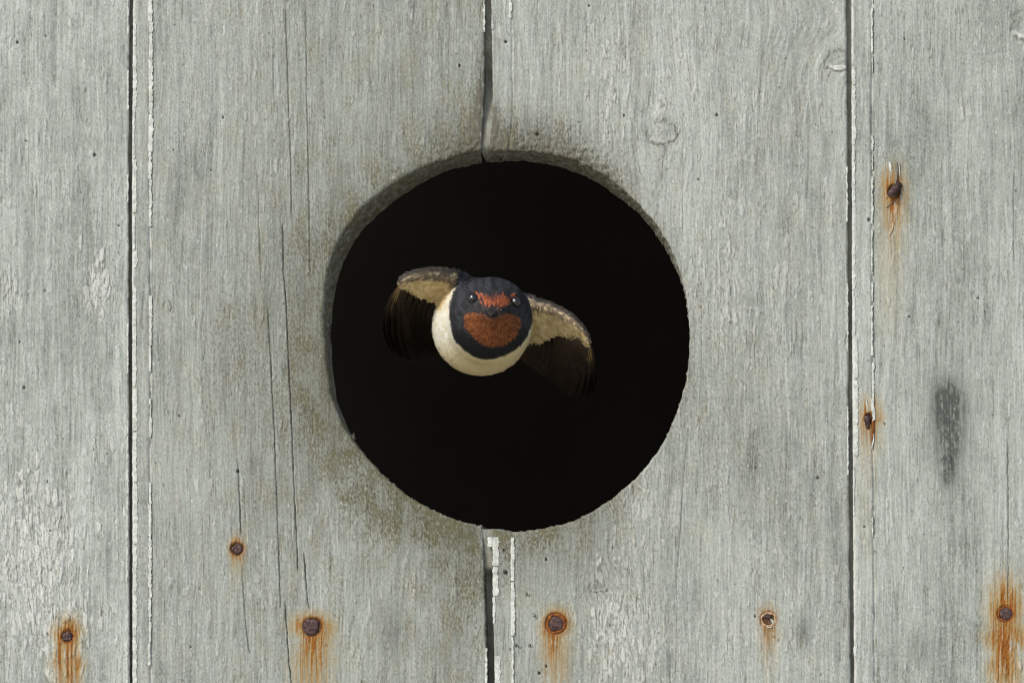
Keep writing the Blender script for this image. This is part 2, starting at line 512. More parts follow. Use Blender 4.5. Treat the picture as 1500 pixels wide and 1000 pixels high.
    # distance from the rim of the hole
    if k in (2, 3):
        th = np.arctan2(V - HC[1], U - HC[0])
        d = np.hypot(U - HC[0], V - HC[1]) - r_front(th)
        dd = np.maximum(d, 0)
        ring = np.exp(-dd / 16.0)
        wide = np.exp(-dd / 45.0)
        ul = sst(-0.2, 0.8, np.cos(th - math.radians(-150)))
        bl = sst(0.2, 0.9, np.cos(th - math.radians(115)))
        tp = sst(0.80, 0.97, np.cos(th - math.radians(-83)))
        grime = grime + ring * (0.25 + 0.45 * ul + 0.4 * bl + 0.6 * tp) + wide * (0.15 + 0.65 * ul + 0.40 * bl)
        R = edge_round(th)
        rr = np.clip(R - dd, 0, R)
        H = H * sst(0, 8, dd + 2) - (R - np.sqrt(np.maximum(R * R - rr * rr, 0)))
        crumble = tp * np.exp(-dd / 22.0)
        H = H - crumble * (2.0 + 3.0 * fbm(U / 9, V / 6, 21, 4, 0.7))
        dirt = dirt + crumble * (0.35 + 0.60 * sst(-0.3, 0.5, -fbm(U / 9, V / 6, 21, 4, 0.7)))
        bits = crumble * sst(0.25, 0.6, fbm(U / 6, V / 5, 38, 2))
        seamd = blob(U, V, 702, 180, 8, 55) + blob(U, V, 724, 188, 7, 36) + 0.6 * blob(U, V, 735, 205, 14, 18) + 0.5 * blob(U, V, 704, 110, 4, 90)
        dirt = dirt + 0.75 * seamd * sst(-0.6, 0.4, sp2 + 0.5 * g2 + 0.4 * fine)
        dirt = dirt * (1 - 0.6 * bits)
        white = np.maximum(white, 0.5 * bits)
        white = white * (1 - 0.5 * ring) * (1 - 0.8 * np.clip(seamd, 0, 1))
        far = np.exp(-dd / 85.0)
        algae = 0.62 * wide * bl * np.clip(0.65 + 0.5 * mott, 0, 1) + 0.35 * ring * ul + far * (0.30 * ul + 0.32 * bl) * np.clip(0.75 + 0.5 * mott, 0, 1)
        algae = algae + 0.34 * blob(U, V, 676, 880, 36, 130) + 0.34 * blob(U, V, 620, 760, 90, 50) + 0.14 * blob(U, V, 780, 830, 60, 50)
    else:
        algae = np.zeros_like(U)
    dirt = dirt + np.clip(grime, 0, 1.2) * (0.50 * spots + 0.28)
    algae = algae + {1: 0.0, 2: 0.15}.get(k, 0.05) * sst(-0.5, 0.8, g4 + 0.5 * mott) + 0.14 * (k == 2) * sst(300, 460, U) * sst(-0.6, 0.4, mott)
    algae = algae + 0.3 * blob(U, V, 680, 780, 50, 50) * sst(-0.2, 0.5, mott)
    algae = algae * np.clip(0.75 + 0.9 * sp + 0.5 * sp2 + 0.7 * fine, 0.05, 1.8)
    # mould patch on the last plank, smaller ones elsewhere
    mould = np.zeros_like(U)
    for cu, cv, ru, rv, s in ((1390, 590, 22, 30, 1.0), (1391, 640, 21, 42, .95), (1386, 695, 12, 26, .9), (1374, 600, 14, 40, .35), (574, 925, 12, 34, .35),
                              (1178, 930, 8, 24, .45), (1346, 955, 16, 22, .3), (108, 125, 8, 40, .2), (300, 370, 6, 22, .25)):
        mould = mould + s * blob(U, V, cu, cv, ru, rv)
    mould = np.clip(mould * np.clip(0.85 + 0.45 * sp + 0.45 * g1 + 0.3 * fine + 0.5 * sp2, 0.2, 1.4), 0, 0.92)

    # worn edges, the bead on the left and its groove, both with torn white paint
    E = 3.2
    for tt in (t, tr):
        e = np.clip(E - tt, 0, E)
        H = H - (E - np.sqrt(np.maximum(E * E - e * e, 0)))
    w1 = noise(V / 30, V * 0 + q, 22) + 0.6 * noise(V / 9, V * 0 + q, 23)
    if k != 3:
        white = np.maximum(white, 0.8 * (1 - sst(1.5, 3.2 + w1, tr)) * sst(-0.5, 0.1, w1 + 0.2))
        white = np.maximum(white, 0.75 * (1 - sst(3.0, 5.5 + 1.5 * w1, t)) * sst(-0.6, 0.1, w1 + 0.1))
    else:
        white = np.maximum(white, 0.6 * (1 - sst(1.2, 2.6 + w1, tr)) * sst(-0.3, 0.3, w1))
    gu = {2: 27.0, 3: 30.0, 4: 30.5}.get(k, 29.0)
    dg = t - gu - 1.2 * noise(V / 40, V * 0 + q, 24)
    H = H + 0.8 * np.sqrt(np.clip(1 - ((t - gu / 2) / (gu / 2)) ** 2, 0, 1)) * (t > 0)
    gdep = 1.6 if k == 3 else 2.6
    H = H - gdep * np.exp(-(dg / 2.2) ** 2)
    w2 = noise(V / 26, V * 0 + q, 25) + 0.5 * noise(V / 8, V * 0 + q, 26)
    gw = {2: 0.8, 4: 0.6}.get(k, 0.5) if k != 3 else 0.25
    white = np.maximum(white, gw * np.exp(-((dg + 0.5) / 2.2) ** 2) * sst(-0.5, 0.2, w2 + (0.2 if k == 2 else -0.05)))
    dirt = dirt + 0.4 * np.exp(-((dg - 2.8) / 1.0) ** 2) * sst(-0.4, 0.3, -w2 + .3)
    smooth = ((t > 3) & (t < gu - 3)) * 1.0               # the bead keeps a smoother paint film
    H = H * (1 - 0.35 * smooth)
    tone = tone + 0.06 * smooth

    crack = np.zeros_like(U)
    for kk, pl, hw, dk in CRACKS:
        if kk != k:
            continue
        p = np.array(pl, float)
        cu = np.interp(V, p[:, 1], p[:, 0]) + 0.9 * noise(V / 16, V * 0 + pl[0][0], 31) + 0.5 * noise(V / 5, V * 0 + pl[0][0], 32)
        end = sst(p[0, 1], p[0, 1] + 30, V) * (1 - sst(p[-1, 1] - 20, p[-1, 1], V))
        wv = hw * (0.55 + 0.6 * sst(-0.5, 0.5, noise(V / 35, V * 0 + pl[0][0], 33))) * end
        du = np.abs(U - cu)
        c = dk * (1 - sst(wv * 0.35, wv * 0.35 + 0.8, du)) * (end > 0.05) * sst(0.1, 0.5, end)
        crack = np.maximum(crack, 0.9 * c)
        H = H - 2.5 * c + 0.4 * dk * np.exp(-((U - cu + 3) / 2.0) ** 2) * end
        white = np.maximum(white, 0.35 * dk * end * np.exp(-((U - cu + 2.2) / 1.0) ** 2) * sst(0.1, 0.5, noise(V / 12, V * 0 + hw, 34)))
    for hu, hv, hr in HOLES:
        m = np.hypot(U - hu, V - hv)
        c = 1 - sst(hr * 0.6, hr * 1.15, m)
        crack = np.maximum(crack, 0.92 * c)
        H = H - 3 * c
    # random pin holes and specks
    fp, _, cp = cells(U / 46, V / 46 + q, 41)
    c = (cp < 0.40) * (1 - sst(0.018, 0.045, fp)) * (cp * 97 % 1.0)
    crack = np.maximum(crack, 0.85 * c)
    fp, _, cp = cells(U / 30, V / 36 + q, 43)
    c = (cp < 0.16) * (1 - sst(0.03, 0.075, fp + 0.03 * sp))
    H = H + 0.8 * c
    white = np.maximum(white, 0.6 * c)

    for kk, cu, cv, ru, rv in KNOTS:
        if kk != k or ru < 2:
            continue
        wob = 0.22 * noise(U / 9, V / 9 + q, 44) + 0.10 * noise(U / 3.5, V / 3.5 + q, 47)
        m = np.sqrt(((U - cu) / ru) ** 2 + ((V - cv) / rv) ** 2) + wob
        rim = np.exp(-((m - 1) / 0.10) ** 2)
        ins = 1 - sst(0.85, 1.05, m)
        rings = 0.5 + 0.5 * np.sin(m * 15 + 3 * noise(U / 7, V / 7, 45))
        H = H - 1.6 * rim * (noise(U / 12, V / 12, 46) > -0.25) + 0.5 * ins * rings
        dirt = dirt + 0.45 * rim * (noise(U / 12, V / 12, 46) > -0.25) + 0.12 * ins * rings
        low = np.exp(-((m - 0.80) / 0.16) ** 2) * sst(0.1, 0.7, (V - cv) / rv)
        white = np.maximum(white * (1 - 0.6 * ins), low * (0.9 if cu > 1200 else 0.45))
        H = H + 1.5 * low

    rust = np.zeros_like(U)
    ochre = np.zeros_like(U)
    for kk, nu, nv, nr, sw, sl, sa, ss in NAILS:
        if kk != k:
            continue
        du, dv = U - nu - 1.5 * noise(V / 20, U / 20, 51), V - nv
        m = np.hypot(du, dv)
        streak = sst(-0.30, 0.40, noise(Uw / 2.7, V / 70 + q, 52) + 0.35 * noise(Uw / 6, V / 120 + q, 50) + 0.25 * sp)
        swv = sw * (0.90 + 0.30 * noise(V / 28, V * 0 + nu, 53) + 0.12 * noise(V / 7, V * 0 + nu, 54))
        du = du + 0.12 * sw * noise(V / 40, V * 0 + nu, 57)
        lat = np.exp(-np.abs(du / swv) ** 2.4)
        below = lat * np.where(dv > 0, np.exp(-np.maximum(dv, 0) / sl), np.exp(-(np.minimum(dv, 0) / (0.75 * sa)) ** 2))
        latc = np.exp(-np.abs(du / (swv * 0.70)) ** 3)
        core = latc * np.where(dv > 0, np.exp(-(np.maximum(dv, 0) / (sl * 0.55)) ** 1.3), np.exp(-(np.minimum(dv, 0) / (sa * 0.55)) ** 2))
        ochre = np.maximum(ochre, np.clip(ss * 1.4 * below * (0.55 + 0.45 * streak), 0, .9))
        rust = np.maximum(rust, np.clip(ss * (1.9 * core * (0.18 + 0.82 * streak)), 0, 1))
        rust = np.maximum(rust, 0.95 * np.exp(-((m - nr) / (0.42 * nr)) ** 2) * min(1, ss + .1))
        pit = 1 - sst(nr * 0.95, nr * 1.25, m + 0.8 * sp)
        H = H * (1 - pit) - 3.0 * pit + 1.0 * np.exp(-((m - nr * 1.4) / 3.0) ** 2) * (0.6 + sp)
        crack = np.maximum(crack, 0.7 * pit)
    # faint tea coloured run below the bent nail
    ochre = np.maximum(ochre, 0.45 * blob(U, V, 1301, 395, 20, 110) * (0.6 + 0.4 * g2))
    ochre = np.maximum(ochre, 0.32 * blob(U, V, 1266, 720, 14, 130) * (0.6 + 0.4 * g2))
    ochre = np.maximum(ochre, 0.03 + 0.06 * sst(0.0, 0.8, mott) * (k in (2, 3)))
    pale = sst(0.30, 0.55, noise(Uw / 2.6, V / 30 + q, 58)) * sst(0.1, 0.5, noise(U / 9, V / 26 + q, 59) + 0.25)
    for a_ in (rust, ochre):
        a_ *= 1 - 0.8 * pale
    white = np.maximum(white, 0.5 * pale * sst(0.15, 0.5, ochre))
    white = white * (1 - 0.75 * rust) * (1 - 0.8 * np.clip(mould * 2, 0, 1))
    dirt = np.clip(dirt, 0, 0.88)
    ma = np.stack([np.clip(white, 0, 1), dirt, np.clip(rust, 0, 1), np.clip(ochre, 0, 1)], -1)
    mb = np.stack([np.clip(crack, 0, 1), mould, np.clip(algae, 0, 1), np.clip(tone, 0.02, 0.98)], -1)
    return H, ma, mb


def axis(a, b, fa, fb, fine, coarse, mid=None, reach=0):
    """coordinates from a to b: fine between fa and fb, then growing to mid for a while and to coarse beyond"""
    lo, hi = max(a, fa), min(b, fb)
    core = list(np.arange(lo, hi, fine)) if hi > lo else [a]
    mid = mid or coarse
    left, st, x = [], fine, core[0]
    while True:
        st = min(st * 1.35, mid if abs(x - fa) < reach else coarse)
        if x - st * 1.3 <= a:
            break
        x -= st
        left.append(x)
    if a < core[0]:
        left.append(a)
    right, st, x = [], fine, core[-1]
    while True:
        st = min(st * 1.35, mid if abs(x - fb) < reach else coarse)
        if x + st * 1.3 >= b:
            break
        x += st
        right.append(x)
    right.append(b)
    return np.array(left[::-1] + core + right)


VTOP, VBOT = 500 - (2.66 - ZC) / SZ, 500 + (ZC - 0.004) / SZ
wall = thing('plank_wall', 'weathered grey painted plank wall with a round hole cut through it', 'wall', (0, 0, 0))
wall['kind'] = 'thing'
PLANKS = {}


def build_plank(k):
    seen = k <= 4
    V1 = axis(VTOP, VBOT, -30, 1030, 2.0, 70, 8, 420) if seen else axis(VTOP, VBOT, -400, 1400, 8 if k < 7 else 30, 70)
    L0 = float(np.mean(np.array(EDGES[k][0])[:, 1]))
    R0 = float(np.mean(np.array(EDGES[k][1])[:, 1]))
    if seen:
        T1 = axis(0, R0 - L0, -30 - L0, 1530 - L0, 1.0, 4)
    else:
        T1 = np.concatenate([[0, .5, 1.2, 2.2, 3.5], np.arange(6, 518, 4 if k < 7 else 12), [519, 521, 522.5, 523.5, R0 - L0]])
    T1 = T1 / T1[-1]
    T, V = np.meshgrid(T1.astype(np.float32), V1.astype(np.float32))
    le = edge_u(EDGES[k][0], V, k)
    re = edge_u(EDGES[k][1], V, k + 0.5)
    U = le + T * (re - le)
    nr, nc = U.shape
    idx = np.arange(nr * nc).reshape(nr, nc)
    F = np.stack([idx[:-1, :-1], idx[1:, :-1], idx[1:, 1:], idx[:-1, 1:]], -1).reshape(-1, 4)
    if k in (2, 3):
        th = np.arctan2(V - HC[1], U - HC[0])
        rf = r_front(th)
        ins = (np.hypot(U - HC[0], V - HC[1]) < rf)
        fi = ins.ravel()[F].sum(1)
        F = F[fi < 4]
        used = np.zeros(nr * nc, bool)
        used[F.ravel()] = True
        snap = ins & used.reshape(nr, nc)
        U = np.where(snap, HC[0] + rf * np.cos(th), U)
        V = np.where(snap, HC[1] + rf * np.sin(th), V)
    H, ma, mb = fields(k, U, V)
    X, Y, Z = wall_xyz(U, V, H)
    verts = [np.stack([X, Y, Z], -1).reshape(-1, 3)]
    A, B = [ma.reshape(-1, 4)], [mb.reshape(-1, 4)]
    faces = [F]
    n = nr * nc
    # sides running back from the two edges, split at depth so that they can be seen into
    for col_i, flip in ((0, False), (nc - 1, True)):
        deps = [0.0, 0.15, 0.4, 1.0]
        base = n
        for j, dep in enumerate(deps):
            vv = np.stack([X[:, col_i], Y[:, col_i] * (1 - dep) + THICK * dep, Z[:, col_i]], -1)
            verts.append(vv)
            a2 = ma[:, col_i].copy()
            a2[:, 1] = np.clip(a2[:, 1] + 0.25 + 0.3 * dep, 0, 0.9)
            a2[:, 0] *= (1 - dep)
            A.append(a2)
            B.append(mb[:, col_i])
            n += nr
        ok = np.ones(nr - 1, bool)
        if k in (2, 3):
            uu, v2 = U[:, col_i], V[:, col_i]
            inside = np.hypot(uu - HC[0], v2 - HC[1]) < r_front(np.arctan2(v2 - HC[1], uu - HC[0])) - 0.5
            ok = ~(inside[:-1] | inside[1:])
        i0 = np.arange(nr - 1)[ok]
        for j in range(len(deps) - 1):
            a, b = base + j * nr, base + (j + 1) * nr
            q = np.stack([a + i0, b + i0, b + i0 + 1, a + i0 + 1], -1)
            faces.append(q if flip is False else q[:, ::-1])
    # back of the plank
    bu = np.linspace(0, 1, 28)
    bvv = axis(VTOP, VBOT, 150, 850, 14, 200)
    TB, VB = np.meshgrid(bu, bvv)
    UB = edge_u(EDGES[k][0], VB, k) * (1 - TB) + edge_u(EDGES[k][1], VB, k + .5) * TB
    ib = np.arange(TB.size).reshape(TB.shape)
    FB = np.stack([ib[:-1, :-1], ib[:-1, 1:], ib[1:, 1:], ib[1:, :-1]], -1).reshape(-1, 4)
    if k in (2, 3):
        th = np.arctan2(VB - HC[1], UB - HC[0])
        rb = r_front(th) + 4
        insb = np.hypot(UB - HC[0], VB - HC[1]) < rb
        FB = FB[insb.ravel()[FB].sum(1) < 4]
        UB = np.where(insb, HC[0] + rb * np.cos(th), UB)
        VB = np.where(insb, HC[1] + rb * np.sin(th), VB)
    xb, yb, zb = wall_xyz(UB, VB, 0)
    verts.append(np.stack([xb, np.full_like(xb, THICK), zb], -1).reshape(-1, 3))
    z4 = np.tile([0, 0.5, 0, 0.1], (UB.size, 1))
    A.append(z4)
    B.append(np.tile([0, 0, 0, 0.3], (UB.size, 1)))
    faces.append(FB + n)
    n += UB.size
    # sawn inside of the hole
    if k in (2, 3):
        ths = np.linspace(math.pi * 0.5, math.pi * 1.5, 520) if k == 2 else np.linspace(-math.pi * 0.5, math.pi * 0.5, 520)
        ths = (ths + math.pi) % (2 * math.pi) - math.pi if k == 2 else ths
        fu, fv = HC[0] + r_front(ths) * np.cos(ths), HC[1] + r_front(ths) * np.sin(ths)
        lim = edge_u(EDGES[k][1 if k == 2 else 0], fv, k + (.5 if k == 2 else 0))
        if k == 2:
            th_all = np.linspace(math.pi * 0.5, math.pi * 1.5, 700)
        else:
            th_all = np.linspace(-math.pi * 0.56, math.pi * 0.56, 760)
        thw = (th_all + math.pi) % (2 * math.pi) - math.pi
        fr = r_front(thw)
        fu, fv = HC[0] + fr * np.cos(thw), HC[1] + fr * np.sin(thw)
        lim = edge_u(EDGES[k][1 if k == 2 else 0], fv, k + (.5 if k == 2 else 0))
        keep = fu < lim if k == 2 else fu > lim
        thw, fu, fv = thw[keep], fu[keep], fv[keep]
        R = edge_round(thw)
        x, y, z = wall_xyz(fu, fv, -R + 0.6)
        P0 = np.stack([x, y, z], -1)
        br = r_back(thw)
        P1 = at(HC[0] + br * np.cos(thw), HC[1] + br * np.sin(thw), THICK)
        rows = 16
        base = n
        m = len(thw)
        for j in range(rows):
            s = (j / (rows - 1)) ** 1.3
            P = P0 * (1 - s) + P1 * s
            nz = (noise(thw * 40, thw * 0 + j * 0.35, 61) * 2.6 + noise(thw * 110, thw * 0 + j * 0.9, 62) * 1.6) * S * min(1, j / 2) * (1 if j < rows - 1 else 0)
            P = P + np.stack([np.cos(thw) * nz, 0 * nz, -np.sin(thw) * nz], -1)
            verts.append(P)
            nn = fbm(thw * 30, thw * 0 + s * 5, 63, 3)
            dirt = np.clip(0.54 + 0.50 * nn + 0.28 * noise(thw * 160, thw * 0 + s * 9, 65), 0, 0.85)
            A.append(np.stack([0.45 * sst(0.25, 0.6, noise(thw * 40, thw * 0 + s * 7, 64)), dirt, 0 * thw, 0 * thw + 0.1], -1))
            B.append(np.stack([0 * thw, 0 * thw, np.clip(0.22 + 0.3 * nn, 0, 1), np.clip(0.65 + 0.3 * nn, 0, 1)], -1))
            if j:
                i0 = np.arange(m - 1)
                a, b = base + (j - 1) * m, base + j * m
                faces.append(np.stack([a + i0, a + i0 + 1, b + i0 + 1, b + i0], -1))
            n += m
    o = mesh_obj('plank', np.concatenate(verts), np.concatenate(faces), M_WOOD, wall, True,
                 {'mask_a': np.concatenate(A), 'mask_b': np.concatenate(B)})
    PLANKS[k] = o
    return o


for k in sorted(EDGES):
    build_plank(k)


# tongues seen at the bottom of the gaps between planks
def tongue(k, ua, ub, deps, v0, v1, narrow=None):
    vs = axis(v0, v1, max(v0, -40), min(v1, 1040), 4, 60)
    d = np.interp(vs, [q[0] for q in deps], [q[1] for q in deps])
    wob = 0.8 * noise(vs / 15, vs * 0, 71)
    rows, A, B, F = [], [], [], []
    us = np.linspace(ua, ub, 7)
    for i, u in enumerate(us):
        if narrow:
            f = sst(narrow[0] - 12, narrow[0], vs)
            u = u * (1 - f) + (narrow[1] + (narrow[2] - narrow[1]) * i / 6) * f
        x, y, z = wall_xyz(u + 0 * vs, vs, -(d + wob + 0.8 * noise(vs / 12, vs * 0 + u / 3, 72)))
        rows.append(np.stack([x, y, z], -1))
        dr = np.clip(0.35 + 0.4 * noise(vs / 30, vs * 0 + u / 5, 73), 0, 0.8)
        A.append(np.stack([0 * vs, dr, 0 * vs, 0.1 + 0 * vs], -1))
        B.append(np.stack([0 * vs, 0 * vs, 0 * vs, 0.4 + 0.2 * noise(vs / 8, vs * 0 + u, 74)], -1))
        if i:
            i0 = np.arange(len(vs) - 1)
            a, b = (i - 1) * len(vs), i * len(vs)
            F.append(np.stack([a + i0, a + i0 + 1, b + i0 + 1, b + i0], -1))
    nb = len(us) * len(vs)                                 # give it a back so that it is a solid strip
    for u in (ua, ub):
        x, y, z = wall_xyz(u + 0 * vs, vs, -(np.maximum(d, 20) + 30))
        rows.append(np.stack([x, y, z], -1))
        A.append(np.tile([0, .6, 0, 0], (len(vs), 1)))
        B.append(np.tile([0, 0, 0, .3], (len(vs), 1)))
    i0 = np.arange(len(vs) - 1)
    m = len(vs)
    F.append(np.stack([nb + i0, nb + i0 + 1, i0 + 1, i0], -1))
    l = (len(us) - 1) * m
    F.append(np.stack([l + i0, l + i0 + 1, nb + m + i0 + 1, nb + m + i0], -1))
    F.append(np.stack([nb + m + i0, nb + m + i0 + 1, nb + i0 + 1, nb + i0], -1))
    return mesh_obj('tongue', np.concatenate(rows), np.concatenate(F), M_WOOD, PLANKS[k], True,
                    {'mask_a': np.concatenate(A), 'mask_b': np.concatenate(B)})


tongue(2, 180, 200, [(0, 15), (1000, 20)], VTOP, VBOT)
tongue(4, 1232, 1256, [(0, 11), (1000, 12)], VTOP, VBOT)
tongue(3, 698, 727, [(-500, 40), (0, 18), (60, 15), (110, 26), (150, 15), (190, 7), (212, 7), (221, 14), (227, 80)], VTOP, 227, (216, 703, 717))
tongue(3, 696, 736, [(772, 2), (787, 3), (800, 6), (832, 8), (838, 26), (1000, 34)], 774, VBOT)
for k in range(5, 11):
    L0 = EDGES[k][0][0][1]
    tongue(k, L0 - 14, L0 + 8, [(0, 26), (1000, 30)], VTOP, VBOT)


# ------------------------------------------------------------------ torn strips of thick white paint
def paint_flake(k, u0, u1, v0, v1, h=0.6, th=1.5, seed=0):
    n = max(4, int((v1 - v0) / 2.2))
    vs = np.linspace(v0, v1, n)
    jl = 0.9 * noise(vs / 6, vs * 0 + seed, 81) + 1.0 * noise(vs / 2.5, vs * 0 + seed, 83)
    jr = 1.6 * noise(vs / 7, vs * 0 + seed + 9, 82) + 1.2 * noise(vs / 2.7, vs * 0 + seed, 84)
    wid = u1 - u0
    jl, jr = jl * (0.6 + wid / 8), jr * (0.6 + wid / 8)
    taper = np.minimum(1, np.minimum(vs - v0, v1 - vs) / 4 + 0.75)
    mid = 0.5 * (u0 + u1)
    l = mid - (0.5 * wid + jl * 0.8) * taper
    r = mid + (0.5 * wid + jr * 0.8) * taper
    r = np.maximum(r, l + 0.8)
    rows = []
    for f, hh in ((0, -2.0), (0.04, th * 0.8), (0.35, th), (0.7, th * 0.9), (0.96, th * 0.8), (1, -2.0)):
        u = l * (1 - f) + r * f
        hz = h + hh + 0.45 * noise(vs / 5, u / 3 + seed, 85) * (hh > 0)
        x, y, z = wall_xyz(u, vs, hz)
        rows.append(np.stack([x, y, z], -1))
    F = []
    for i in range(5):
        i0 = np.arange(n - 1)
        F.append(np.stack([i * n + i0, i * n + i0 + 1, (i + 1) * n + i0 + 1, (i + 1) * n + i0], -1))
    F = np.concatenate(F)
    verts = np.concatenate(rows)
    fl = [tuple(int(q) for q in f) for f in F]
    fl.append(tuple(i * n for i in range(6)))
    fl.append(tuple(i * n + n - 1 for i in range(5, -1, -1)))
    return mesh_obj('paint_flake', verts, fl, M_FLAKE, PLANKS[k], False)


FL = [(2, 193.2, 198.0, 25, 60), (2, 193.2, 199, 75, 150), (2, 193, 196, 155, 225), (2, 193, 199, 228, 305), (2, 193.2, 196.5, 310, 360),
      (2, 193.5, 200, 362, 386), (2, 193, 199, 415, 470), (2, 193, 199, 472, 560), (2, 193.4, 200, 565, 625), (2, 193.4, 200, 628, 700),
      (2, 193.6, 201, 702, 790), (2, 193.8, 200, 795, 860), (2, 194, 200, 865, 925), (2, 194, 200, 930, 1010),
      (4, 1247.5, 1253, 103, 130), (4, 1247.5, 1253, 132, 218), (4, 1247.5, 1252, 225, 300), (4, 1247.5, 1252, 365, 430), (4, 1248, 1252, 432, 500),
      (4, 1248.4, 1255.5, 500, 560), (4, 1248.4, 1256, 562, 672), (4, 1248.6, 1251, 690, 760), (4, 1249.5, 1254, 930, 965),
      (3, 721.6, 731, 786, 828), (3, 721.8, 730, 829, 872), (3, 721.8, 726, 873, 912), (3, 725, 733, 960, 1010), (3, 714, 722, 786, 800),
      (3, 748.5, 753.5, 787, 850), (3, 748.2, 754.2, 852, 930), (3, 749.5, 752.5, 932, 1005), (3, 745, 749.5, 0, 26), (3, 719.8, 722.5, 28, 42),
      (2, 708.2, 710.4, 0, 46), (2, 710.8, 713.6, 948, 1010),
      (3, 1239.0, 1241.2, 250, 330), (3, 1239.6, 1241.6, 420, 520), (3, 1240, 1242, 600, 700), (3, 1218, 1238, 101, 108)]
rs = random.Random(3)
v = -20
while v < 1020:                                           # the bead groove of the second plank is full of thick paint
    ln = rs.uniform(6, 45)
    if rs.random() < 0.88:
        c = 219.3 + rs.uniform(-0.8, 0.8)
        w = rs.uniform(2.2, 3.6) if v < 240 else rs.uniform(1.5, 2.6)
        FL.append((2, c - w, c + w, v, v + ln - 0.4))
    v += ln
v = -20
while v < 1020:
    ln = rs.uniform(15, 90)
    if rs.random() < 0.5:
        c = 1277.3 + rs.uniform(-0.9, 0.9)
        w = rs.uniform(0.7, 1.6)
        FL.append((4, c - w, c + w, v, v + ln - rs.uniform(2, 12)))
    v += ln
v = -20
while v < 1020:
    ln = rs.uniform(20, 90)
    if rs.random() < 0.7:
        FL.append((1, 184.9, 186.9, v, v + ln - 4))
    v += ln
for i, f in enumerate(FL):
    paint_flake(*f, h=0.5, th=1.2, seed=i * 3.7)


# ------------------------------------------------------------------ nails
def nail_head(k, u, v, r, h, sq=0.0, rot=0.0, seed=0):
    n = 26
    th = np.linspace(0, 2 * math.pi, n, endpoint=False)
    rr = r * (1 + 0.22 * noise(np.cos(th) * 1.3 + seed * 3.1, np.sin(th) * 1.3, 95) + 0.12 * noise(np.cos(th) * 5 + seed, np.sin(th) * 5, 96))
    if sq:
        rr = rr / (np.maximum(np.abs(np.cos(th - rot)), np.abs(np.sin(th - rot))) ** sq)
    rings = [(1.0, -5.0), (1.0, -0.8), (0.96, 0.1), (0.82, 0.7), (0.55, 0.95), (0.28, 1.0)]
    V_, F_ = [], []
    for j, (f, hh) in enumerate(rings):
        uu, vv = u + rr * f * np.cos(th), v + rr * f * np.sin(th)
        hz = h + hh + (1.1 * noise(uu / 3.2, vv / 3.2 + seed, 97) + 0.6 * noise(uu / 1.5, vv / 1.5 + seed, 98) if j > 1 else 0)
        x, y, z = wall_xyz(uu, vv, hz + 0 * uu)
        V_.append(np.stack([x, y, z], -1))
        if j:
            for i in range(n):
                F_.append((int((j - 1) * n + i), int((j - 1) * n + (i + 1) % n), int(j * n + (i + 1) % n), int(j * n + i)))
    V_.append(np.array([wall_xyz(u, v, h + 1.1)]))
    c = len(rings) * n
    for i in range(n):
        F_.append((c - n + i, c - n + (i + 1) % n, c))
    return mesh_obj('nail', np.concatenate(V_), F_, M_IRON, PLANKS[k])


def rust_collar(parent, u, v, r, seed, mat=None):
    n = 30
    th = np.linspace(0, 2 * math.pi, n, endpoint=False)
    V_, F_ = [], []
    for j, (f, hh) in enumerate(((0.95, -2.0), (1.02, -0.2), (1.13, 0.5), (1.27, 0.2), (1.42, -1.5))):
        rr = r * f * (1 + 0.16 * noise(np.cos(th) * 1.7 + seed, np.sin(th) * 1.7, 98) + 0.06 * noise(np.cos(th) * 5 + seed, np.sin(th) * 5 + j, 98))
        x, y, z = wall_xyz(u + rr * np.cos(th), v + rr * np.sin(th), hh - 0.5 + 1.3 * noise(np.cos(th) * 2 + seed, np.sin(th) * 2 + 0.3 * j, 99))
        V_.append(np.stack([x, y, z], -1))
        if j:
            for i in range(n):
                F_.append((int((j - 1) * n + i), int((j - 1) * n + (i + 1) % n), int(j * n + (i + 1) % n), int(j * n + i)))
    return mesh_obj('rust_collar', np.concatenate(V_), F_, mat or M_RUST, parent)


nail_head(1, 98, 925, 7.5, -1.2, seed=1)
rust_collar(PLANKS[1], 98, 925, 8.4, 1)
nail_head(2, 347, 799, 7.5, -1.5, sq=0.8, rot=0.75, seed=2)
nail_head(2, 454, 914, 12.5, -1.2, sq=0.35, rot=0.3, seed=3)
nail_head(3, 814, 913, 11.8, -1.4, seed=4)
rust_collar(PLANKS[3], 814, 913, 11.2, 4)
nail_head(3, 1123, 904, 6.0, -2.2, seed=5)
rust_collar(PLANKS[3], 1125, 910, 8.6, 5, M_STAINED)
nail_head(4, 1471, 905, 9.6, -0.9, seed=8)
rust_collar(PLANKS[4], 1471, 905, 9.4, 8)


def tube(name, pts, rads, mat, parent, n=14, lump=0.0):
    """tapered tube through world points, closed ends"""
    pts = [Vector(p) for p in pts]
    V_, F_ = [], []
    for j, (p, r) in enumerate(zip(pts, rads)):
        d = (pts[min(j + 1, len(pts) - 1)] - pts[max(j - 1, 0)]).normalized()
        a = d.cross(Vector((0, 0, 1)) if abs(d.z) < 0.9 else Vector((1, 0, 0))).normalized()
        b = d.cross(a)
        for i in range(n):
            t_ = 2 * math.pi * i / n
            rr = r * (1 + lump * math.sin(3 * t_ + j * 2.1) + lump * math.sin(7 * t_ + j))
            V_.append(p + (a * math.cos(t_) + b * math.sin(t_)) * rr)
        if j:
            for i in range(n):
                F_.append(((j - 1) * n + i, (j - 1) * n + (i + 1) % n, j * n + (i + 1) % n, j * n + i))
    F_.append(tuple(range(n - 1, -1, -1)))
    F_.append(tuple((len(pts) - 1) * n + i for i in range(n)))
    return mesh_obj(name, [tuple(q) for q in V_], F_, mat, parent)


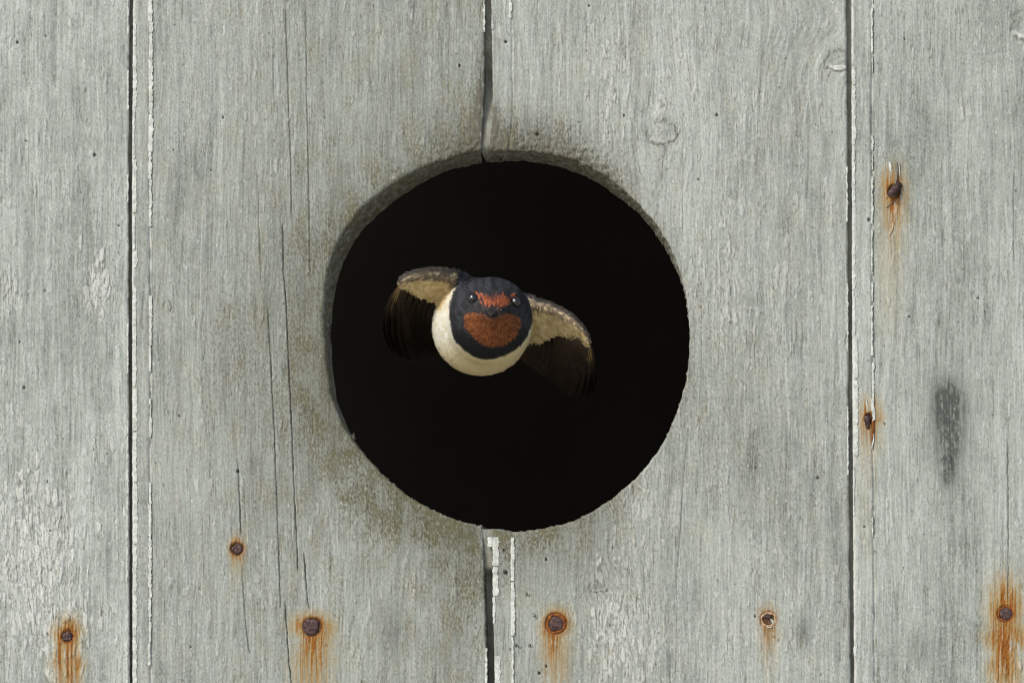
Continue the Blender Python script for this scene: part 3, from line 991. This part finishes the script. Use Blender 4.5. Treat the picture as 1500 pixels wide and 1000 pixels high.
# the bent nail standing out of its torn hole, and the one in the bead
W = lambda u, v, h: wall_xyz(u, v, h)
bent = tube('nail', [W(1316, 277, -6), W(1315, 279, 2), W(1311, 284, 6), W(1307, 289, 8.5), W(1303.5, 293, 10), W(1302.5, 294, 10.3)],
     [q * S for q in (6.0, 6.0, 5.9, 5.6, 5.2, 3.8)], M_IRON, PLANKS[4], lump=0.06)
bent['label'] = 'bent rusty nail standing out of its torn hole'
tube('nail', [W(1271, 640, -4), W(1270.5, 630, -1), W(1270, 622, 1.0), W(1269.6, 616, 2.5), W(1269.4, 614, 2.8)],
     [q * S for q in (2.2, 3.4, 4.4, 5.4, 3.8)], M_IRON, PLANKS[4], lump=0.06)


# slivers of torn wood and paint by the bent nails
def sliver(k, pts, w, mat, h=1.0, name='wood_sliver'):
    pts = np.array(pts, float)
    n = len(pts)
    V_, F_ = [], []
    for i, (u, v) in enumerate(pts):
        ww = w * (0.35 if i in (0, n - 1) else 1.0) * (0.8 + 0.4 * random.random())
        for du, hh in ((-ww, -3), (-ww * 0.7, h * (0.6 + .8 * random.random())), (ww * 0.6, h * (0.6 + .8 * random.random())), (ww, -3)):
            V_.append(W(u + du, v, hh))
        if i:
            for j in range(3):
                F_.append((4 * i - 4 + j, 4 * i + j, 4 * i + j + 1, 4 * i - 3 + j))
    F_.append((0, 1, 2, 3))
    F_.append((4 * n - 1, 4 * n - 2, 4 * n - 3, 4 * n - 4))
    return mesh_obj(name, V_, F_, mat, PLANKS[k], False)


sliver(4, [(1303, 244), (1303.5, 250), (1304, 258)], 3.6, M_FLAKE, 1.6, 'paint_flake')
sliver(4, [(1312.5, 243), (1313, 255), (1312, 268), (1311, 277)], 2.6, M_SLIVER, 3.0)
sliver(4, [(1317.5, 246), (1317, 258), (1318, 268)], 1.0, M_FLAKE, 2.0, 'paint_flake')
sliver(4, [(1314, 298), (1313, 308), (1312, 318)], 2.6, M_STAINED, 1.4, 'paint_flake')
sliver(4, [(1311, 318), (1309, 330), (1306, 342), (1302, 352)], 1.6, M_STAINED, 1.2, 'paint_flake')
sliver(4, [(1298, 310), (1304, 305), (1309, 300)], 2.0, M_SLIVER, 2.0)
sliver(4, [(1276, 590), (1277, 600), (1279, 610), (1280.5, 620)], 3.2, M_FLAKE, 1.8, 'paint_flake')
sliver(4, [(1268, 590), (1269, 597), (1270, 606)], 1.8, M_FLAKE, 1.5, 'paint_flake')
sliver(4, [(1279, 640), (1278.5, 650), (1276, 662)], 1.6, M_FLAKE, 1.4, 'paint_flake')
sliver(4, [(1274, 608), (1277, 618), (1278, 634), (1276, 652)], 1.8, M_RUST, 1.6)
sliver(3, [(1122, 919), (1126, 922), (1131, 920)], 3.2, M_FLAKE, 1.6, 'paint_flake')
sliver(3, [(1128, 909), (1131, 912), (1132, 917)], 2.2, M_FLAKE, 1.2, 'paint_flake')
# a splinter standing on the lower left of the rim
sp_pts = at(np.array([503, 512, 517, 519]), np.array([640, 642, 640, 632]), 0.004)
tube('splinter', [tuple(q) for q in sp_pts], [q * S for q in (3.5, 5.0, 4.5, 1.5)], M_SLIVER, PLANKS[2], 8, 0.15)


# small drops of water on the third plank
def drop(u, v, r):
    V_, F_ = [W(u, v, 0.9 * r)], []
    n = 14
    for j in range(1, 6):
        a = j / 5 * math.pi / 2
        for i in range(n):
            t_ = 2 * math.pi * i / n
            V_.append(W(u + r * math.sin(a) * math.cos(t_), v + r * math.sin(a) * math.sin(t_), 0.9 * r * math.cos(a) - (0.8 if j == 5 else 0)))
        for i in range(n):
            if j == 1:
                F_.append((0, 1 + i, 1 + (i + 1) % n))
            else:
                F_.append((1 + (j - 2) * n + i, 1 + (j - 1) * n + i, 1 + (j - 1) * n + (i + 1) % n, 1 + (j - 2) * n + (i + 1) % n))
    return mesh_obj('water_drop', V_, F_, M_WATER, PLANKS[3])


for q in ((773, 870, 3.4), (783.5, 902, 3.6), (760, 946, 3.2), (777, 944, 3.4), (1132, 934, 2.6), (747, 951, 2.4)):
    drop(*q)


# ------------------------------------------------------------------ the swallow
# bird units: a to the right, b down, c away from the viewer, all in 0.16 mm, zero at the centre of the head
BX, BY, BC0 = 719.0, 467.0, -120.0


def bird_xyz(P):
    P = np.asarray(P, float)
    return at(BX + P[..., 0], BY + P[..., 1], (P[..., 2] + BC0) * S)


bird = thing('barn_swallow', 'barn swallow with rust red face flying out through the round hole', 'bird',
             tuple(bird_xyz((0, 0, 40))))
BIRD_INV = Matrix.Translation(-bird.location)


def bird_part(name, verts, faces, mat, parent=None, smooth=True, attrs=None):
    v_ = np.asarray(verts, float) - np.array(bird.location)
    return mesh_obj(name, v_, faces, mat, parent or bird, smooth, attrs)


# leading edges of the two wings, shoulder to wrist, with the drop and run of the underwing coverts
#        a     b     c    drop  run  radius
LWING = [(-36, -50, 150, 60, 110, 12), (-50, -58, 140, 58, 105, 10), (-64, -64, 128, 50, 100, 9.0), (-78, -66, 116, 42, 92, 8.2),
         (-92, -66, 106, 38, 84, 7.4), (-106, -65, 98, 32, 72, 6.4), (-118, -62, 92, 20, 52, 5.4), (-127, -58, 90, 9, 34, 4.4), (-132, -53, 92, 5, 24, 3.2)]
RWING = [(46, -24, 150, 60, 110, 11), (58, -23, 140, 58, 105, 9.0), (70, -21, 128, 56, 100, 7.6), (82, -18, 118, 47, 92, 7.0),
         (94, -13, 108, 36, 84, 6.6), (107, -7, 100, 32, 76, 6.2), (119, 1, 94, 28, 66, 5.6), (130, 11, 92, 20, 50, 5.0), (138, 21, 94, 12, 34, 3.8), (142, 31, 98, 6, 24, 2.8)]


def resample(w, n):
    w = np.array(w, float)
    t = np.linspace(0, 1, len(w))
    tt = np.linspace(0, 1, n)
    return np.stack([np.interp(tt, t, w[:, i]) for i in range(w.shape[1])], -1)


def smin(a, b, k):
    h = np.clip(0.5 + 0.5 * (b - a) / k, 0, 1)
    return b * (1 - h) + a * h - k * h * (1 - h)


VOX = 2.0
GA, GB, GC = np.arange(-146, 158, VOX), np.arange(-84, 96, VOX), np.arange(-36, 560, VOX)
FIELD = np.full((len(GA), len(GB), len(GC)), 60.0, np.float32)


def stamp(fn, lo, hi, k, pad=14):
    """blend one shape into the field inside its own bounds"""
    sl = []
    for ax, l, h in zip((GA, GB, GC), lo, hi):
        i0 = max(0, int((l - pad - ax[0]) / VOX))
        i1 = min(len(ax), int((h + pad - ax[0]) / VOX) + 2)
        sl.append(slice(i0, i1))
    a, b, c = np.meshgrid(GA[sl[0]], GB[sl[1]], GC[sl[2]], indexing='ij', sparse=True)
    FIELD[tuple(sl)] = smin(FIELD[tuple(sl)], fn(a, b, c).astype(np.float32), k)


def ellipsoid(c0, r, k=10):
    c0, r = np.array(c0, float), np.array(r, float)

    def fn(a, b, c):
        p, q, w = (a - c0[0]) / r[0], (b - c0[1]) / r[1], (c - c0[2]) / r[2]
        k0 = np.sqrt(p * p + q * q + w * w)
        k1 = np.sqrt((p / r[0]) ** 2 + (q / r[1]) ** 2 + (w / r[2]) ** 2) + 1e-6
        return k0 * (k0 - 1) / k1
    stamp(fn, c0 - r, c0 + r, k)


def cone(p, q, r0, r1, k=7):
    p, q = np.array(p, float), np.array(q, float)
    d = q - p

    def fn(a, b, c):
        t = np.clip(((a - p[0]) * d[0] + (b - p[1]) * d[1] + (c - p[2]) * d[2]) / (d @ d), 0, 1)
        return np.sqrt((a - p[0] - t * d[0]) ** 2 + (b - p[1] - t * d[1]) ** 2 + (c - p[2] - t * d[2]) ** 2) - (r0 + (r1 - r0) * t)
    r = max(r0, r1)
    stamp(fn, np.minimum(p, q) - r, np.maximum(p, q) + r, k)


ellipsoid((0, -1, 40), (58.5, 58.5, 60))
ellipsoid((2, -8, -10), (22, 15, 16), 16)                 # the face runs out to the beak
ellipsoid((-2, 10, 60), (57, 54, 50), 14)
ellipsoid((-14, 12, 150), (71, 70, 95), 22)
ellipsoid((-18, 12, 260), (66, 66, 130), 30)
ellipsoid((-22, 8, 390), (42, 42, 120), 30)
ellipsoid((-25, 2, 490), (22, 18, 70), 20)
for W_, nst in ((LWING, 17), (RWING, 18)):
    for st in resample(W_, nst):
        p = st[:3]
        cone(p, p + np.array((0, st[3], 0.55 * st[4])), st[5], 2.6, 6)


def surface_net(F):
    """dual surface of the field's zero set"""
    s = F < 0
    nx, ny, nz = F.shape
    cnt = np.zeros((nx - 1, ny - 1, nz - 1), np.int8)
    for dx in (0, 1):
        for dy in (0, 1):
            for dz in (0, 1):
                cnt += s[dx:nx - 1 + dx, dy:ny - 1 + dy, dz:nz - 1 + dz]
    act = (cnt > 0) & (cnt < 8)
    ci = np.argwhere(act)
    vid = np.full(act.shape, -1, np.int32)
    vid[act] = np.arange(len(ci))
    acc, wgt = np.zeros((len(ci), 3)), np.zeros(len(ci))
    corners = [(x, y, z) for x in (0, 1) for y in (0, 1) for z in (0, 1)]
    for i, A_ in enumerate(corners):
        for B_ in corners[i + 1:]:
            if sum(abs(p - q) for p, q in zip(A_, B_)) != 1:
                continue
            fa = F[ci[:, 0] + A_[0], ci[:, 1] + A_[1], ci[:, 2] + A_[2]].astype(float)
            fb = F[ci[:, 0] + B_[0], ci[:, 1] + B_[1], ci[:, 2] + B_[2]].astype(float)
            m = (fa < 0) != (fb < 0)
            t = np.where(m, fa / np.where(m, fa - fb, 1), 0)
            acc += m[:, None] * (np.array(A_) + t[:, None] * (np.array(B_) - np.array(A_)))
            wgt += m
    vert = ci + acc / wgt[:, None]
    quads = []
    for ax in range(3):
        sl0, sl1 = [slice(None)] * 3, [slice(None)] * 3
        sl0[ax], sl1[ax] = slice(0, -1), slice(1, None)
        ch = s[tuple(sl0)] != s[tuple(sl1)]
        e = np.argwhere(ch)
        o1, o2 = [(1, 2), (2, 0), (0, 1)][ax]
        e = e[(e[:, o1] > 0) & (e[:, o2] > 0) & (e[:, o1] < F.shape[o1] - 1) & (e[:, o2] < F.shape[o2] - 1)]
        ins = s[e[:, 0], e[:, 1], e[:, 2]]
        d1, d2 = np.eye(3, dtype=int)[o1], np.eye(3, dtype=int)[o2]
        q = np.stack([vid[tuple((e - d1 - d2).T)], vid[tuple((e - d2).T)], vid[tuple(e.T)], vid[tuple((e - d1).T)]], -1)
        q[~ins] = q[~ins][:, ::-1]
        quads.append(q)
    return vert, np.concatenate(quads)


bv_, bf_ = surface_net(FIELD)
BP = np.stack([GA[0] + bv_[:, 0] * VOX, GB[0] + bv_[:, 1] * VOX, GC[0] + bv_[:, 2] * VOX], -1)
for _ in range(3):                                        # relax
    acc, cnt = np.zeros_like(BP), np.zeros(len(BP))
    for i in range(4):
        j = (i + 1) % 4
        np.add.at(acc, bf_[:, i], BP[bf_[:, j]])
        np.add.at(acc, bf_[:, j], BP[bf_[:, i]])
        np.add.at(cnt, bf_[:, i], 1)
        np.add.at(cnt, bf_[:, j], 1)
    BP = 0.5 * BP + 0.5 * acc / cnt[:, None]
fn_ = np.cross(BP[bf_[:, 2]] - BP[bf_[:, 0]], BP[bf_[:, 3]] - BP[bf_[:, 1]])
BN = np.zeros_like(BP)
for i in range(4):
    np.add.at(BN, bf_[:, i], fn_)
BN /= np.linalg.norm(BN, axis=1)[:, None] + 1e-9
if np.mean(np.sum(BN[BP[:, 2] < 20] * (BP[BP[:, 2] < 20] - np.array((0, 0, 40))), 1)) < 0:
    BN, bf_ = -BN, bf_[:, ::-1]


def zoom_pts(pts):
    return [(u / 5.882 - 89.0, v / 5.882 - 77.0) for u, v in pts]


THROAT = zoom_pts([(298, 455), (325, 412), (385, 396), (445, 402), (490, 420), (515, 440), (545, 438), (580, 420), (640, 410), (700, 410), (748, 430),
                   (770, 470), (766, 540), (738, 600), (685, 650), (605, 682), (540, 690), (470, 675), (400, 628), (335, 560), (302, 505)])
FOREH = zoom_pts([(383, 228), (430, 232), (490, 250), (560, 240), (620, 238), (668, 262), (690, 300), (660, 345), (610, 368), (560, 348),
                  (520, 352), (478, 362), (452, 322), (420, 272)])
BROW = zoom_pts([(690, 275), (700, 245), (722, 232), (735, 250), (712, 280)])
MASK = zoom_pts([(120, 60), (250, 150), (205, 250), (172, 340), (172, 450), (188, 540), (215, 630), (285, 705), (370, 765), (455, 797), (540, 790),
                 (640, 762), (700, 730), (770, 682), (835, 600), (880, 480), (900, 300), (860, 100), (500, 0)])


def poly_sd(a, b, poly):
    """signed distance to a polygon, positive inside"""
    p = np.array(poly, float)
    d = np.full(a.shape, 1e9)
    ins = np.zeros(a.shape, bool)
    for i in range(len(p)):
        q0, q1 = p[i], p[(i + 1) % len(p)]
        e = q1 - q0
        t = np.clip(((a - q0[0]) * e[0] + (b - q0[1]) * e[1]) / (e @ e), 0, 1)
        d = np.minimum(d, np.hypot(a - q0[0] - t * e[0], b - q0[1] - t * e[1]))
        cr = (q0[1] > b) != (q1[1] > b)
        with np.errstate(divide='ignore', invalid='ignore'):
            xi = (q1[0] - q0[0]) * (b - q0[1]) / (q1[1] - q0[1] + 1e-12) + q0[0]
        ins ^= cr & (a < xi)
    return np.where(ins, d, -d)


def lerp(A_, B_, f):
    return A_ + (np.asarray(B_) - A_) * f[..., None]


def plumage_colour(P, N):
    a, b, c = P[:, 0], P[:, 1], P[:, 2]
    j1 = noise(a / 3.0, b / 3.0 + c / 9, 201)
    j2 = noise(a / 8.0, b / 8.0 + c / 20, 202)
    n = len(a)
    cream = lerp(np.tile((0.78, 0.70, 0.49), (n, 1)), (0.88, 0.84, 0.71), sst(-0.3, 0.5, j2 + 0.4 * sst(10, 60, -a)))  # paler towards the left, partly daylight put into the colour
    cream = lerp(cream, (0.86, 0.70, 0.37), 0.85 * sst(10, 65, b + 0.15 * a + 6 * j2))  # yellower, brighter bottom: partly light from below put into the colour
    slate = lerp(np.tile((0.021, 0.021, 0.023), (n, 1)), (0.050, 0.052, 0.060), sst(-0.5, 0.6, j2 + 0.5 * j1))
    black = lerp(np.tile((0.010, 0.010, 0.012), (n, 1)), (0.024, 0.023, 0.026), sst(-0.5, 0.6, j1))
    rust = lerp(np.tile((0.14, 0.042, 0.012), (n, 1)), (0.31, 0.105, 0.034), sst(-0.6, 0.6, j1 + 0.6 * j2))
    red = lerp(np.tile((0.27, 0.058, 0.019), (n, 1)), (0.50, 0.145, 0.052), sst(-0.5, 0.5, j1))
    col = cream.copy()
    # dark upper side of the body, tilted with the bank of the bird
    top = sst(-4, 4, -50 + 0.27 * (a + 70) - b + 3 * j1 + 3 * j2) * (c > 40)
    col = col * (1 - top[:, None]) + slate * top[:, None]
    # hood: crown, cheeks and breast band
    hood = sst(-1.0, 1.0, poly_sd(a, b, MASK) + 1.6 * j1) * (c < 118 + 4 * j2)
    col = col * (1 - hood[:, None]) + slate * hood[:, None]
    low = hood * sst(8, 28, b + 4 * j2)
    col = col * (1 - low[:, None]) + black * low[:, None]
    face = c < 45
    lore = np.exp(-(((a - 3) / 30) ** 4) - (((b + 9) / 13) ** 4)) * face
    for ea, eb in ((-26.4, -30.2), (36, -25.1)):
        lore = np.maximum(lore, np.exp(-(np.hypot(a - ea, b - eb) / 11) ** 4) * face)
    lore = np.clip(lore * 1.1, 0, 0.95)
    lcol = lerp(black * 0.9, (0.085, 0.055, 0.038), 0.7 * sst(0.1, 0.6, noise(a / 2.4, b / 3.5, 205)))
    col = col * (1 - lore[:, None]) + lcol * lore[:, None]
    f = sst(-1.2, 1.6, poly_sd(a, b, THROAT) + 2.6 * j1 + 2.5 * noise(a / 2.2, b / 9, 204) * (b < 6)) * (c < 60)
    col = col * (1 - f[:, None]) + rust * f[:, None]
    gape = np.exp(-((a - 1.5) / 13) ** 2 - ((b + 6) / 7.5) ** 2) * (c < 30)
    gape = np.clip(1.1 * gape * (0.85 + 0.5 * j1), 0, 0.9)
    col = col * (1 - gape[:, None]) + lcol * gape[:, None]
    f = sst(-1.0, 2.2, poly_sd(a, b, FOREH) + 2.4 * j1 + 4.0 * noise(np.arctan2(a - 2, 8 - b) * 14, a * 0, 203) - 0.8) * face
    f = f * (1 - 0.85 * np.exp(-((a - 3) / 10) ** 2) * sst(-22, -34, b)) * (1 - 0.35 * sst(0, 0.5, noise(a / 1.8, b / 8, 206)))
    f = np.maximum(f, sst(-0.6, 0.8, poly_sd(a, b, BROW) + j1) * face)
    col = col * (1 - f[:, None]) + red * f[:, None]
    # wings: dark above, scaly along the leading edge, buff below
    wing = np.zeros(n)
    edge = np.zeros(n)
    und = np.zeros(n)
    for W_, sgn in ((LWING, -1), (RWING, 1)):
        w = np.array(W_, float)
        o = np.argsort(w[:, 0])
        le_b = np.interp(a, w[o, 0], w[o, 1])
        le_c = np.interp(a, w[o, 0], w[o, 2])
        rad = np.interp(a, w[o, 0], w[o, 5])
        dro = np.interp(a, w[o, 0], w[o, 3])
        inw = (a < -52) if sgn < 0 else (a > 58)
        inw = inw & (c > le_c - 14) & (b < le_b + dro * 0.95 + 10)
        wing = np.where(inw, 1, wing)
        rel = (b - le_b) / rad
        edge = np.where(inw, sst(-0.55, -0.2, rel) * (1 - sst(1.0, 1.5, rel + 0.3 * j2)), edge)
        und = np.where(inw, sst(0.9, 1.3, rel + 0.3 * j1), und)
    buff = lerp(np.tile((0.66, 0.50, 0.24), (n, 1)), (0.86, 0.71, 0.42), sst(-0.4, 0.5, j2))
    dark = lerp(np.tile((0.050, 0.042, 0.034), (n, 1)), (0.11, 0.092, 0.072), sst(-0.4, 0.5, j1))
    sc1, _, cid = cells((a + 0.6 * b) / 7.0, (b - 0.3 * a) / 4.5 + c / 14, 211)
    scale = (cid > 0.45) * (1 - sst(0.30, 0.50, sc1))
    mott = lerp(lerp(dark * 1.9, (0.30, 0.22, 0.13), np.full(n, 0.6)), (0.78, 0.60, 0.35), 0.75 * scale)
    wc = dark
    wc = wc * (1 - edge[:, None]) + mott * edge[:, None]
    wc = wc * (1 - und[:, None]) + buff * und[:, None]
    col = col * (1 - wing[:, None]) + wc * wing[:, None]
    return np.concatenate([np.clip(col, 0.004, 0.9), np.ones((n, 1))], 1)


body = bird_part('body', bird_xyz(BP), bf_, M_PLUME, None, True, {'plumage': plumage_colour(BP, BN)})


def surface_c(a, b):
    """front surface of the bird at (a, b)"""
    m = np.hypot(BP[:, 0] - a, BP[:, 1] - b) < 3.0
    return float(BP[m, 2].min())


# small contour feathers lying back over the body, too many to count
def contour_feathers():
    A_ = np.linalg.norm(fn_, axis=1)
    cen = BP[bf_].mean(1)
    nor = BN[bf_].mean(1)
    nor /= np.linalg.norm(nor, axis=1)[:, None]
    wgt = A_ * (cen[:, 2] < 330) * np.where(cen[:, 2] < 110, 1.0, 0.45)
    for ea, eb in ((-26.4, -30.2), (36, -25.1)):
        wgt = wgt * (np.hypot(cen[:, 0] - ea, cen[:, 1] - eb) > 8.8)
    wgt = wgt * ~((np.hypot((cen[:, 0] - 2) / 1.5, cen[:, 1] + 7) < 8) & (cen[:, 2] < 20))
    keep_ = np.where(plumage_colour(cen, nor)[:, 1] > 0.3, 0.35, 1.0)
    wgt = wgt * keep_
    N_ = 46000
    pick = RNG.choice(len(cen), N_, p=wgt / wgt.sum())
    P = cen[pick] + RNG.normal(0, 0.7, (N_, 3))
    Nn = nor[pick]
    # they lie away from the beak
    flow = P - np.array((2, -8, -60.0))
    flow = flow / np.linalg.norm(flow, axis=1)[:, None] + np.array((0, 0, 0.55)) + RNG.normal(0, 0.16, (N_, 3))
    wingm = (P[:, 0] < -60) | (P[:, 0] > 64)
    flow[wingm] = np.array((0, 0.45, 0.6)) + np.sign(P[wingm, 0])[:, None] * np.array((0.75, 0, 0)) + RNG.normal(0, 0.12, (wingm.sum(), 3))
    flow = flow - (flow * Nn).sum(1)[:, None] * Nn
    flow /= np.linalg.norm(flow, axis=1)[:, None] + 1e-9
    side = np.cross(Nn, flow)
    L = (5.0 + 4.0 * sst(30, 140, P[:, 2])) * RNG.uniform(0.7, 1.3, N_)
    Wd = L * RNG.uniform(0.07, 0.12, N_)
    face = P[:, 2] < 15
    L = np.where(face, L * 0.75, L)
    L = np.where(wingm, L * 0.6, L)
    Wd = np.where(wingm, Wd * 1.3, Wd)
    colr = plumage_colour(P, Nn)
    lift = np.where(colr[:, 1] > 0.3, RNG.uniform(0.0, 0.06, N_), RNG.uniform(0.03, 0.18, N_)) * L
    b0 = P - Nn * 0.3
    m = P + flow * (L * 0.5)[:, None] + Nn * (0.5 + lift * 0.7)[:, None]
    tip = P + flow * L[:, None] + Nn * (0.3 + lift)[:, None]
    V_ = np.stack([b0 - side * Wd[:, None] * 0.5, b0 + side * Wd[:, None] * 0.5, m + side * Wd[:, None], m - side * Wd[:, None],
                   tip], 1)
    col = colr
    pale = sst(0.15, 0.45, col[:, 1])[:, None]
    col[:, :3] *= RNG.uniform(0.72, 1.30, (N_, 1)) * (1 - pale) + RNG.uniform(0.94, 1.07, (N_, 1)) * pale
    i = np.arange(N_)[:, None] * 5
    tri = np.concatenate([i + np.array([[2, 1, 0]]), i + np.array([[3, 2, 0]]), i + np.array([[4, 2, 3]])])
    o = bird_part('contour_feathers', bird_xyz(V_.reshape(-1, 3)), tri, M_PLUME, body, True,
                  {'plumage': np.repeat(np.clip(col, 0, 0.9), 5, 0)})
    # the small feathers shade with the body they lie on
    wn_ = bird_xyz(P + Nn * 5) - bird_xyz(P)
    wn_ /= np.linalg.norm(wn_, axis=1)[:, None]
    if len(o.data.vertices) == 5 * N_:
        o.data.normals_split_custom_set_from_vertices(np.repeat(wn_, 5, 0).tolist())
    o['kind'] = 'stuff'


contour_feathers()


def ball(c0, r, n=20, m=14):
    V_, F_ = [], []
    for j in range(m + 1):
        p = math.pi * j / m
        for i in range(n):
            t_ = 2 * math.pi * i / n
            V_.append((c0[0] + r * math.sin(p) * math.cos(t_), c0[1] + r * math.sin(p) * math.sin(t_), c0[2] - r * math.cos(p)))
    for j in range(m):
        for i in range(n):
            F_.append((j * n + i, (j + 1) * n + i, (j + 1) * n + (i + 1) % n, j * n + (i + 1) % n))
    return V_, F_


for ea, eb in ((-26.4, -30.2), (36.0, -25.1)):
    ec = surface_c(ea, eb)
    V_, F_ = ball((ea, eb, ec + 3.0), 8.4)
    bird_part('eye', bird_xyz(V_), F_, M_EYE)


def mandible(name, tip, base_c, ca, cb, w, hgt, sgn):
    """half of the short broad beak: arched outside, flat inside"""
    V_, F_ = [], []
    n = 11
    st = 9
    for j in range(st):
        s = j / (st - 1)
        ww = w * (1 - s) ** 0.75 + 0.5
        hh = hgt * (1 - s ** 1.6) + 0.5
        a0 = ca + (tip[0] - ca) * s
        b0 = cb + (tip[1] - cb) * s * s
        c0 = base_c + (tip[2] - base_c) * s
        for i in range(n):
            t_ = math.pi * i / (n - 1)
            V_.append((a0 + ww * math.cos(t_), b0 - sgn * hh * math.sin(t_), c0))
        if j:
            for i in range(n - 1):
                F_.append(((j - 1) * n + i, (j - 1) * n + i + 1, j * n + i + 1, j * n + i))
            F_.append(((j - 1) * n + n - 1, (j - 1) * n, j * n, j * n + n - 1))
    F_.append(tuple(range((st - 1) * n, st * n)))
    return bird_part(name, bird_xyz(V_), F_, M_BEAK)


up_ = mandible('upper_mandible', (0.5, -5.0, -44), -12, 1.5, -10.0, 14, 5.5, 1)
mandible('lower_mandible', (0.2, -3.8, -41), -12, 0.5, -8.4, 12.5, 5.0, -1)


# pale bristles round the base of the beak
def bristles():
    V_, F_ = [], []
    rb = random.Random(5)
    for u0, v0, n_ in ((505, 352, 6), (590, 362, 7), (430, 410, 3), (365, 388, 2), (490, 505, 5), (475, 372, 3), (620, 372, 3), (540, 425, 2)):
        for _ in range(n_):
            a0, b0 = (u0 + rb.uniform(-22, 22)) / 5.882 - 89, (v0 + rb.uniform(-9, 9)) / 5.882 - 77
            c0 = surface_c(a0, b0) - 0.6
            an = rb.uniform(0, 6.28)
            da, db = 0.45 * math.cos(an), 0.45 * math.sin(an)
            ln = rb.uniform(2.0, 4.2)
            ta, tb = a0 + (a0 - 1) * 0.08 + rb.uniform(-.8, .8), b0 + rb.uniform(-2.2, 1.2)
            i = len(V_)
            V_ += [(a0 + da, b0 + db, c0), (a0 - da, b0 - db, c0), (ta, tb, c0 - ln)]
            F_.append((i, i + 1, i + 2))
    col = np.tile((0.50, 0.42, 0.30, 1), (len(V_), 1))
    o = bird_part('bristles', bird_xyz(V_), F_, M_PLUME, body, False, {'plumage': col})
    o['kind'] = 'stuff'


bristles()


# flight feathers: each with a curved vane and a pale shaft
def flight_feather(name, root, tip, width, bend, leading=0.3, shaft=None):
    root, tip, bend = np.array(root, float), np.array(tip, float), np.array(bend, float)
    n = 16
    s = np.linspace(0, 1, n)[:, None]
    mid = 0.5 * (root + tip) + bend
    c0 = (1 - s) ** 2 * root + 2 * s * (1 - s) * mid + s * s * tip
    d = np.gradient(c0, axis=0)
    d /= np.linalg.norm(d, axis=1)[:, None]
    out = np.array((1.0, 0.35, 0)) if root[0] > 0 else np.array((-1.0, 0.35, 0))
    side = out - (d @ out)[:, None] * d
    side /= np.linalg.norm(side, axis=1)[:, None]
    up = np.cross(side, d)
    up *= np.sign(-(up[:, 1:2]) + 1e-9)
    sv = s[:, 0]
    wd = width * np.minimum(1, 0.35 + sv * 4) * np.sqrt(np.clip(1 - sv ** 4, 0.004, 1))
    cols = []
    for f, cam in ((1.0 * leading, -0.03), (0.5 * leading, 0.0), (0.0, 0.015), (-0.5 * (1 - leading), 0.0), (-(1 - leading), -0.06)):
        cols.append(c0 + side * (wd * f)[:, None] + up * (wd * cam)[:, None])
    V_ = np.concatenate(cols + [q - up * 0.5 for q in cols])
    F_ = []
    m = len(cols)
    for k_ in range(m - 1):
        for i in range(n - 1):
            F_.append((k_ * n + i, k_ * n + i + 1, (k_ + 1) * n + i + 1, (k_ + 1) * n + i))
            h = m * n
            F_.append((h + (k_ + 1) * n + i, h + (k_ + 1) * n + i + 1, h + k_ * n + i + 1, h + k_ * n + i))
    for e in (0, m - 1):
        for i in range(n - 1):
            F_.append((e * n + i, e * n + i + 1, m * n + e * n + i + 1, m * n + e * n + i))
    f_ = bird_part(name, bird_xyz(V_), F_, M_VANE)
    th_ = np.linspace(0, 2 * math.pi, 6, endpoint=False)
    V_, F_ = [], []
    for i in range(n):
        r = 1.7 * (1 - 0.8 * sv[i])
        for t_ in th_:
            V_.append(c0[i] - up[i] * 0.4 + (side[i] * math.cos(t_) + up[i] * math.sin(t_)) * r)
        if i:
            for q in range(6):
                F_.append(((i - 1) * 6 + q, (i - 1) * 6 + (q + 1) % 6, i * 6 + (q + 1) % 6, i * 6 + q))
    bird_part('shaft', bird_xyz(V_), F_, shaft or M_DSHAFT, f_)
    return f_


def wing_feathers(W_, tips_out, tips_in, nprim, nsec, sgn):
    w = resample(W_, 40)
    # primaries fan from the hand, secondaries hang from the forearm
    for i in range(nprim):
        f = i / (nprim - 1)
        st = w[int(39 - 12 * f)]
        root = st[:3] + np.array((0, 0.5 * st[3] * f + 1, 0.28 * st[4] * f + 3))
        tip = np.array(tips_out) * (1 - f) + np.array(tips_in) * f + np.array((0, 9 * math.sin(f * math.pi) + 4 * (i % 2), 0))
        flight_feather('primary_feather', root, tip, 30 + 16 * f, ((-25 if sgn < 0 else 6) * (1 - 0.8 * f), -2, -180 * (1 - f)), 0.16 + 0.25 * f, M_SHAFT if i < 3 else None)
    for i in range(nsec):
        f = i / (nsec - 1)
        st = w[int(26 - 22 * f)]
        root = st[:3] + np.array((0, 0.78 * st[3], 0.48 * st[4]))
        tip = np.array(tips_in) * (1 - f) + np.array((sgn * 62 - 8, 58 if sgn < 0 else 66, 330)) * f
        flight_feather('secondary_feather', root, tip, 44, (sgn * 3, -8, 0), 0.4)


wing_feathers(LWING, (-149, 40, 560), (-104, 52, 420), 9, 8, -1)
wing_feathers(RWING, (152, 104, 560), (106, 104, 420), 9, 8, 1)
# forked tail behind the body
for sgn in (-1, 1):
    for i, (sp_, ln) in enumerate(((4, 640), (10, 650), (16, 665), (24, 700), (36, 900))):
        flight_feather('tail_feather', (-25 + sgn * 5, 2 + i, 500), (-27 + sgn * sp_ * 1.4, -6 + 0.3 * i, ln), 24 if i < 4 else 14, (0, 0, 0), 0.5)
